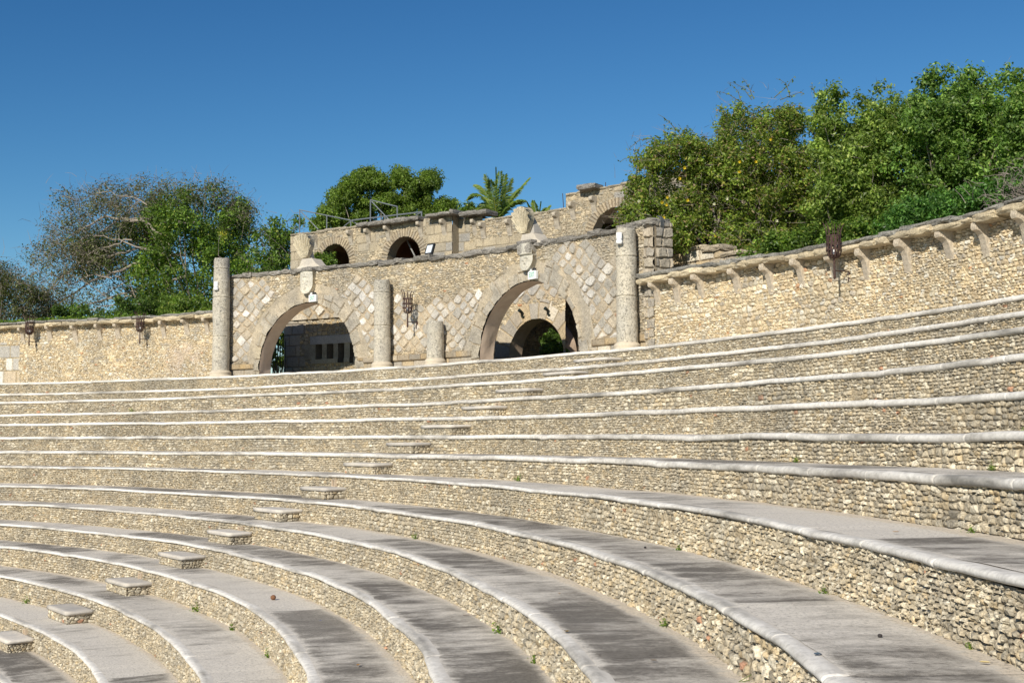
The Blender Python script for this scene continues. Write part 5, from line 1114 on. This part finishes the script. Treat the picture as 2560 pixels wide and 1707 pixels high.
for k, (u, v) in enumerate(fl):
    p = at_y(u, v, 34.75); mb = MB(); d = np.array([-.3 + .5 * math.sin(k * 3), -.9, .2 * math.cos(k * 5)]); d /= np.linalg.norm(d); a = np.cross(d, EZ); a /= np.linalg.norm(a); b = np.cross(d, a)
    V = []; 
    for (q, rad) in ((0, .008), (.05, .018), (.085, .045)):
        for e in range(10): an_ = e * math.pi / 5; V.append(p + d * (q + (.012 * math.cos(5 * an_) if q > .08 else 0)) + (a * math.cos(an_) + b * math.sin(an_)) * rad * (1 + (.2 * math.cos(5 * an_) if q > .08 else 0)))
    Q = [(r * 10 + e, r * 10 + (e + 1) % 10, (r + 1) * 10 + (e + 1) % 10, (r + 1) * 10 + e) for r in range(2) for e in range(10)]
    mb.add(V, Q, col=(.80, .60, .05) if k % 5 else (.8, .78, .6)); mb.build('flower', M_LEAF, T, True)
# dark shed-like box added behind the vine to stand in for the shaded opening
T = thing('dark_opening_box', 'dark box added for the shaded opening, mostly hidden behind the flowering vine', 'shade box', None, at_y(1760, 650, 37.6) * np.array([1, 1, 0]) + np.array([0, 0, FZ]))
a0, b0 = at_y(1690, 600, 38.8), at_y(1990, 600, 38.2)
mb = MB(); mb.add([(a0[0], a0[1], FZ), (b0[0], b0[1], FZ), (b0[0], b0[1], 12.6), (a0[0], a0[1], 12.6), (a0[0] + .3, a0[1] + 2, FZ), (b0[0] + .3, b0[1] + 2, FZ), (b0[0] + .3, b0[1] + 2, 12.6), (a0[0] + .3, a0[1] + 2, 12.6)], [(0, 1, 2, 3), (0, 4, 7, 3), (1, 5, 6, 2), (4, 5, 6, 7)]); mb.build('walls', M_SHADE, T)
mb = MB(); mb.box(((a0 + b0) / 2 * np.array([1, 1, 0]) + np.array([.1, .0, 12.7])), np.array([(b0[0] - a0[0]) / 2 + .3, (b0[1] - a0[1]) / 2, 0]), np.array([-.1, 1.5, 0]), EZ * .07); mb.build('roof', M_SHADE, T)
mb = MB()
for k in range(9):
    p = a0 + (b0 - a0) * k / 8; mb.box((p[0], p[1] - .05, 10.4), np.array([.05, 0, 0]), np.array([0, .04, 0]), EZ * 2.15)
mb.build('battens', M_SHADE, T)
# --- broadleaf trees to the right
def btree(label, poly, D, dD, n, rad, per, lsz, cols, seed, base_u, extra=()):
    c_ = clumps_poly(poly, D, dD, n, seed, 24); 
    if extra: c_ = np.concatenate([c_, [at_y(u, v, D) for u, v in extra]])
    b0 = at_y(base_u, 600, D + .5); b0[2] = FZ; T = thing('broadleaf_tree', label, 'tree', 'dense green trees behind the right wall', b0)
    mb = MB(); mb.tube([b0, b0 + EZ * 1.4], [.2, .17], 9); limbs(mb, b0 + EZ * 1.0, c_[::9], .07, seed); mb.build('trunk', M_BARK, T)
    o, sp = foliage('crown', T, c_, rad, per, lsz, cols, seed + 1, 9); mb = MB(); twigs(mb, sp, .4, 160, seed + 2, .006); mb.build('twigs', M_TWIG, T); return T
G_A = [(3, .13, .19, .04), (4, .20, .295, .06), (3, .31, .41, .09), (.7, .42, .48, .13)]
G_B = [(3, .10, .18, .04), (4, .165, .28, .06), (2.8, .25, .385, .085), (.6, .36, .46, .12)]
btree('dense mid green tree just right of the flowering vine', [(2010, 275), (2080, 262), (2140, 285), (2200, 262), (2215, 250), (2250, 265), (2265, 400), (2255, 560), (2150, 590), (2090, 570), (2040, 600), (2015, 480)], 35.0, 1.7, 190, .46, 30, .12, G_A, 101, 2130, ((2082, 245), (2084, 235), (2208, 235), (2150, 260), (2075, 255)))
btree('tallest dark green tree at the top right with a leafy crest', [(2230, 260), (2275, 245), (2320, 235), (2335, 215), (2400, 205), (2430, 205), (2490, 230), (2510, 260), (2530, 330), (2520, 480), (2400, 520), (2300, 570), (2230, 560)], 34.4, 1.9, 230, .46, 32, .12, G_B, 111, 2370, ((2322, 195), (2345, 192), (2370, 200), (2420, 182), (2425, 195), (2470, 215), (2494, 212), (2312, 222)))
btree('green tree cut by the right edge of the view', [(2500, 280), (2535, 255), (2545, 215), (2620, 200), (2700, 300), (2700, 500), (2560, 500), (2500, 500), (2490, 380)], 32.8, 1.6, 150, .46, 30, .12, G_B, 121, 2600, ((2530, 205), (2545, 195), (2555, 210), (2560, 230)))
T = thing('low_bush', 'bright green bush spilling onto the right wall coping below the trees', 'bush', None, at_y(2370, 560, 31) * np.array([1, 1, 0]) + np.array([0, 0, FZ]))
c_ = clumps_poly([(2200, 590), (2230, 545), (2300, 500), (2400, 480), (2480, 470), (2560, 440), (2620, 430), (2620, 480), (2500, 510), (2400, 545), (2300, 570)], 30.9, .8, 110, 131); b0 = c_.mean(0); b0[2] = FZ
mb = MB(); limbs(mb, b0, c_[::9], .03, 3); mb.build('stems', M_BARK, T); foliage('leaves', T, c_, .34, 26, .10, [(3, .06, .15, .03), (4, .11, .24, .05), (2, .18, .33, .07)], 132, 9)
T = thing('brush_pile', 'heap of dry brown twigs on the wall top at the right edge', 'twigs', None, at_y(2540, 500, 26.5))
c_ = clumps_poly([(2490, 512), (2500, 500), (2540, 480), (2590, 470), (2600, 490)], 26.2, .5, 30, 141); mb = MB(); twigs(mb, c_, .32, 420, 142, .008, .0, (.2, .14, .1)); mb.build('sticks', M_TWIG, T)
# bushes seen through arches and below the building
for lab, u, v0, v1, wpx, D, cols, n in (('green bush behind the barred gate in the left arch', 690, 760, 915, 40, 58, G_LT, 60), ('climbing shrub inside the inner arch behind the railing', 1388, 838, 885, 22, 43.4, G_DK, 20), ('shrub showing inside the left terrace arch', 812, 640, 665, 26, 52.8, G_MID, 14), ('pinkish dry shrub behind the half hidden terrace arch', 1560, 520, 590, 55, 50, G_BR + [(2, .30, .16, .12), (2, .2, .2, .08)], 50)):
    rr3 = random.Random(u); c_ = np.array([at_y(u + rr3.uniform(-1, 1) * wpx, rr3.uniform(v0, v1), D + rr3.uniform(-.6, .6)) for k in range(n)])
    b0 = c_.mean(0); b0[2] = FZ; T = thing('shrub', lab, 'shrub', None, b0); mb = MB(); limbs(mb, b0, c_[::5], .025, 3); mb.build('stems', M_BARK, T); foliage('leaves', T, c_, .30, 26, .12, cols, u, 7)
T = thing('low_bush', 'dark leafy undergrowth behind the coping beside the right wall torch', 'bush', None, at_y(2060, 600, 32.5) * np.array([1, 1, 0]) + np.array([0, 0, FZ]))
c_ = clumps_poly([(1850, 660), (1880, 610), (1960, 590), (2060, 570), (2150, 560), (2260, 540), (2260, 600), (2150, 620), (2000, 650)], 32.6, .5, 80, 151); b0 = c_.mean(0); b0[2] = FZ
mb = MB(); limbs(mb, b0, c_[::8], .03, 4); mb.build('stems', M_BARK, T); foliage('leaves', T, c_, .32, 26, .10, G_MID, 152, 9)
# thin flower stalk on the leaning column
p0 = pol(C1[1], 45.62, C1[2]); T = thing('flower_stalk', 'thin dry stalk with a yellow tip growing from the leaning column', 'plant', None, p0)
q0 = at_y(546, 640, p0[1]); q1 = at_y(547, 600, p0[1]); q2 = at_y(553, 588, p0[1]); mb = MB(); mb.tube([p0, q0, q1, q2], [.014, .012, .009, .006], 5); mb.build('stalk', M_TWIG, T)
V, Q, cc = leafset(q2 + np.random.RandomState(2).normal(0, .09, (70, 3)) + np.array([.1, 0, 0]), np.tile([0, 0, 1.0], (70, 1)), .08, [(1, .45, .42, .05), (1, .3, .36, .06)], 3); reparent(obj('flower_head', mesh_np('flower_head', V, Q, None, cc), M_LEAF), T)
# ------------------------------------------------------------------ weeds at the riser feet
WD = [(633, 1353, .10), (486, 1525, .12), (95, 1502, .12), (82, 1618, .10), (368, 1471, .09), (664, 1638, .08), (571, 1571, .09), (502, 1407, .07), (324, 1020, .12), (1301, 1190, .09), (1271, 1575, .09), (1674, 1558, .07), (1067, 1341, .08), (1345, 1650, .06), (2090, 1474, .05), (1682, 1370, .06), (2048, 1150, .07), (2487, 1160, .06), (2541, 1055, .06), (2549, 1322, .05), (2455, 1610, .04)]
def foot(u, v):                               # nearest point on a riser foot along this sight line
    best = None
    for i in range(NT - 1):
        z = float(tz_(i + 1, .5)); d = ray(u, v)
        for _ in range(3):
            if abs(d[2]) < 1e-6: break
            s_ = (z + .04 - ZO) / d[2]
            if s_ <= 0: break
            X, Y = s_ * d[0], s_ * d[1]; th = math.atan2(Y - CY, X - CX); z = float(tz_(i + 1, th))
        if s_ <= 0 or Y < 0: continue
        rr = math.hypot(X - CX, Y - CY); e = abs(rr - float(tr_(i, th)))
        if best is None or e < best[0]: best = (e, i, th)
    if best is None or best[0] > .8: 
        bb = None
        for i in range(NT - 1):
            th, z = at_r(u, v, TQ[i][0]); e = abs(z - float(tz_(i + 1, th)))
            if bb is None or e < bb[0]: bb = (e, i, th)
        best = bb
    return best[1], best[2]
WL = ['small green weed tuft at a riser foot beside an aisle step', 'leafy green weed', 'grassy weed tuft']
for k, (u, v, sz) in enumerate(WD):
    i, th = foot(u, v); p = pol(th, float(tr_(i, th)) - .02, float(tz_(i + 1, th)) + .015); r = np.random.RandomState(k)
    T = thing('weed', ('leafy' if k % 3 else 'grassy') + ' weed at the ' + ORD[i] + ' tier riser foot, ' + ('near the left edge' if u < 400 else 'left of centre' if u < 900 else 'in the middle' if u < 1500 else 'right of centre' if u < 2200 else 'near the right edge') + (' low down' if v > 1480 else ''), 'weed', 'weeds in the riser joints', p)
    n = 46; C = p + np.abs(r.normal(0, 1, (n, 3))) * np.array([0, 0, sz * .55]) + r.normal(0, sz * .5, (n, 3)) * np.array([1, 1, .15]); 
    er, et = frame(th); C = C - er * np.maximum(0, (C - p) @ er)[:, None] * 1.5
    V, Q, cc = leafset(C, np.tile([0, 0, 1.0], (n, 1)), sz * .48, G_LT, k + 9); reparent(obj('leaves', mesh_np('leaves', V, Q, None, cc), M_LEAF), T)
    mb = MB()
    for q in range(7): e = C[q * 5]; mb.tube([p, (p + e) / 2 + EZ * .02, e], [.004, .003, .002], 3, (.15, .2, .05), False)
    mb.build('stem', M_LEAF, T)
# ------------------------------------------------------------------ litter on the treads
def tread_pt(u, v):
    best = None
    for i in range(3, NT):
        z = float(tz_(i, .5)) + .03; d = ray(u, v)
        if d[2] >= 0: continue
        for _ in range(3): s_ = (z - ZO) / d[2]; X, Y = s_ * d[0], s_ * d[1]; th = math.atan2(Y - CY, X - CX); z = float(tz_(i, th)) + .022
        rr = math.hypot(X - CX, Y - CY)
        if float(tr_(i, th)) + .02 < rr < float(tr_(i - 1, th)) + .05: return np.array([X, Y, z])
    return np.array([X, Y, z])
p = tread_pt(683, 1498); T = thing('fallen_fruit', 'round brown fallen husk lying on a pale tread', 'fruit', None, p)
mb = MB(); rough(mb, p + EZ * .035, np.array([.036, 0, 0]), np.array([0, .035, 0]), EZ * .033, (.22, .11, .06), 4, 6, .95, .05); mb.build('husk', M_CORB, T, True)
LIT = [(1416, 1580, 'curled brown dead leaf on the whitest tread', (.20, .14, .05), .075), (896, 1663, 'orange brown dead leaf on a dark tread at the bottom', (.50, .26, .07), .06), (1182, 1280, 'small reddish leaf on a tread in the middle', (.36, .17, .08), .05), (1398, 1484, 'tan scrap of leaf on the broad pale tread', (.40, .27, .12), .05), (801, 1551, 'tiny blue bottle cap on a tread', (.03, .12, .50), .022), (2045, 1637, 'blue grey feather lying across the right lip', (.12, .17, .22), .055), (1634, 1652, 'thin brown leaf near the bottom centre', (.25, .2, .15), .045), (2495, 1162, 'yellow green leaf on a tread at the right edge', (.35, .36, .12), .05), (2462, 1658, 'pale yellow petal at the lower right', (.75, .62, .30), .05), (2240, 1331, 'cream scrap on the right tread', (.6, .45, .32), .05)]
for k, (u, v, lab, col, sz) in enumerate(LIT):
    p = tread_pt(u, v); r = np.random.RandomState(k); a = r.uniform(0, 3.1); ax = np.array([math.cos(a), math.sin(a), 0]) * sz * .62; ay = np.array([-math.sin(a), math.cos(a), 0]) * sz * .3; sz = sz * .62
    xs = np.linspace(-1, 1, 7); V = []
    for x in xs:
        w_ = math.sqrt(max(0, 1 - x * x)) + .02
        for y in (-1, 0, 1): V.append(p + ax * x + ay * y * w_ + EZ * (.006 + sz * .35 * (abs(y) * w_ * .7 + .3 * x * x)))
    mb = MB(); mb.add(V, [(q * 3 + e, (q + 1) * 3 + e, (q + 1) * 3 + e + 1, q * 3 + e + 1) for q in range(6) for e in (0, 1)], col=col)
    o = mb.build('bottle_cap' if 'cap' in lab else 'feather' if 'feather' in lab else 'dead_leaf', M_CORB, None, True); tag(o, lab, 'bottle cap' if 'cap' in lab else 'feather' if 'feather' in lab else 'leaf')
for k, (u, v, lab) in enumerate(((2200, 1591, 'small dark seed on the broad tread at the lower right'), (1613, 1369, 'small dark seed on the tread right of centre'))):
    p = tread_pt(u, v); mb = MB(); rough(mb, p + EZ * .008, np.array([.013, 0, 0]), np.array([0, .011, 0]), EZ * .010, (.05, .045, .045), 9 + k, 4, .8, .08); tag(mb.build('seed', M_CORB, None, True), lab, 'seed')
for k, (a, b, lab) in enumerate((((1158, 1539), (1192, 1541), 'thin brown twig on a tread below the centre'), ((1442, 1638), (1500, 1637), 'long thin twig on the pale tread at the bottom'))):
    p, q = tread_pt(*a), tread_pt(*b); mb = MB(); mb.tube([p + EZ * .01, (p + q) / 2 + np.array([.01, .02, .02]), q + EZ * .01], [.006, .005, .003], 4, (.15, .1, .07)); tag(mb.build('twig', M_TWIG), lab, 'twig')
# finger grass heads rising before the near riser
i, th = foot(2030, 1690); base = pol(th, float(tr_(i, th)) - .06, float(tz_(i + 1, th)) + .01)
for k, (u, v, lab) in enumerate(((2018, 1588, 'taller finger grass stalk with spread seed head at the lower right'), (2016, 1656, 'shorter finger grass stalk with closed seed head at the lower right'))):
    T = thing('grass_stalk', lab, 'grass', 'finger grass stalks by the near riser', base); top = at_y(u, v + 12, base[1] - .02)
    mb = MB(); mb.tube([base + np.array([.02 * k, 0, 0]), (base + top) / 2 + np.array([.012, 0, 0]), top], [.003, .0025, .002], 4, (.2, .26, .08)); mb.build('stem', M_LEAF, T)
    mb = MB(); w_ = .045 if k == 0 else .022
    for q in range(7):
        x = (q - 3) / 3 * w_; mb.tube([top, top + np.array([x * .6, .0, .045]), top + np.array([x, 0, .085])], [.003, .004, .002], 4, (.30, .20, .15))
    mb.build('seed_head', M_TWIG, T)
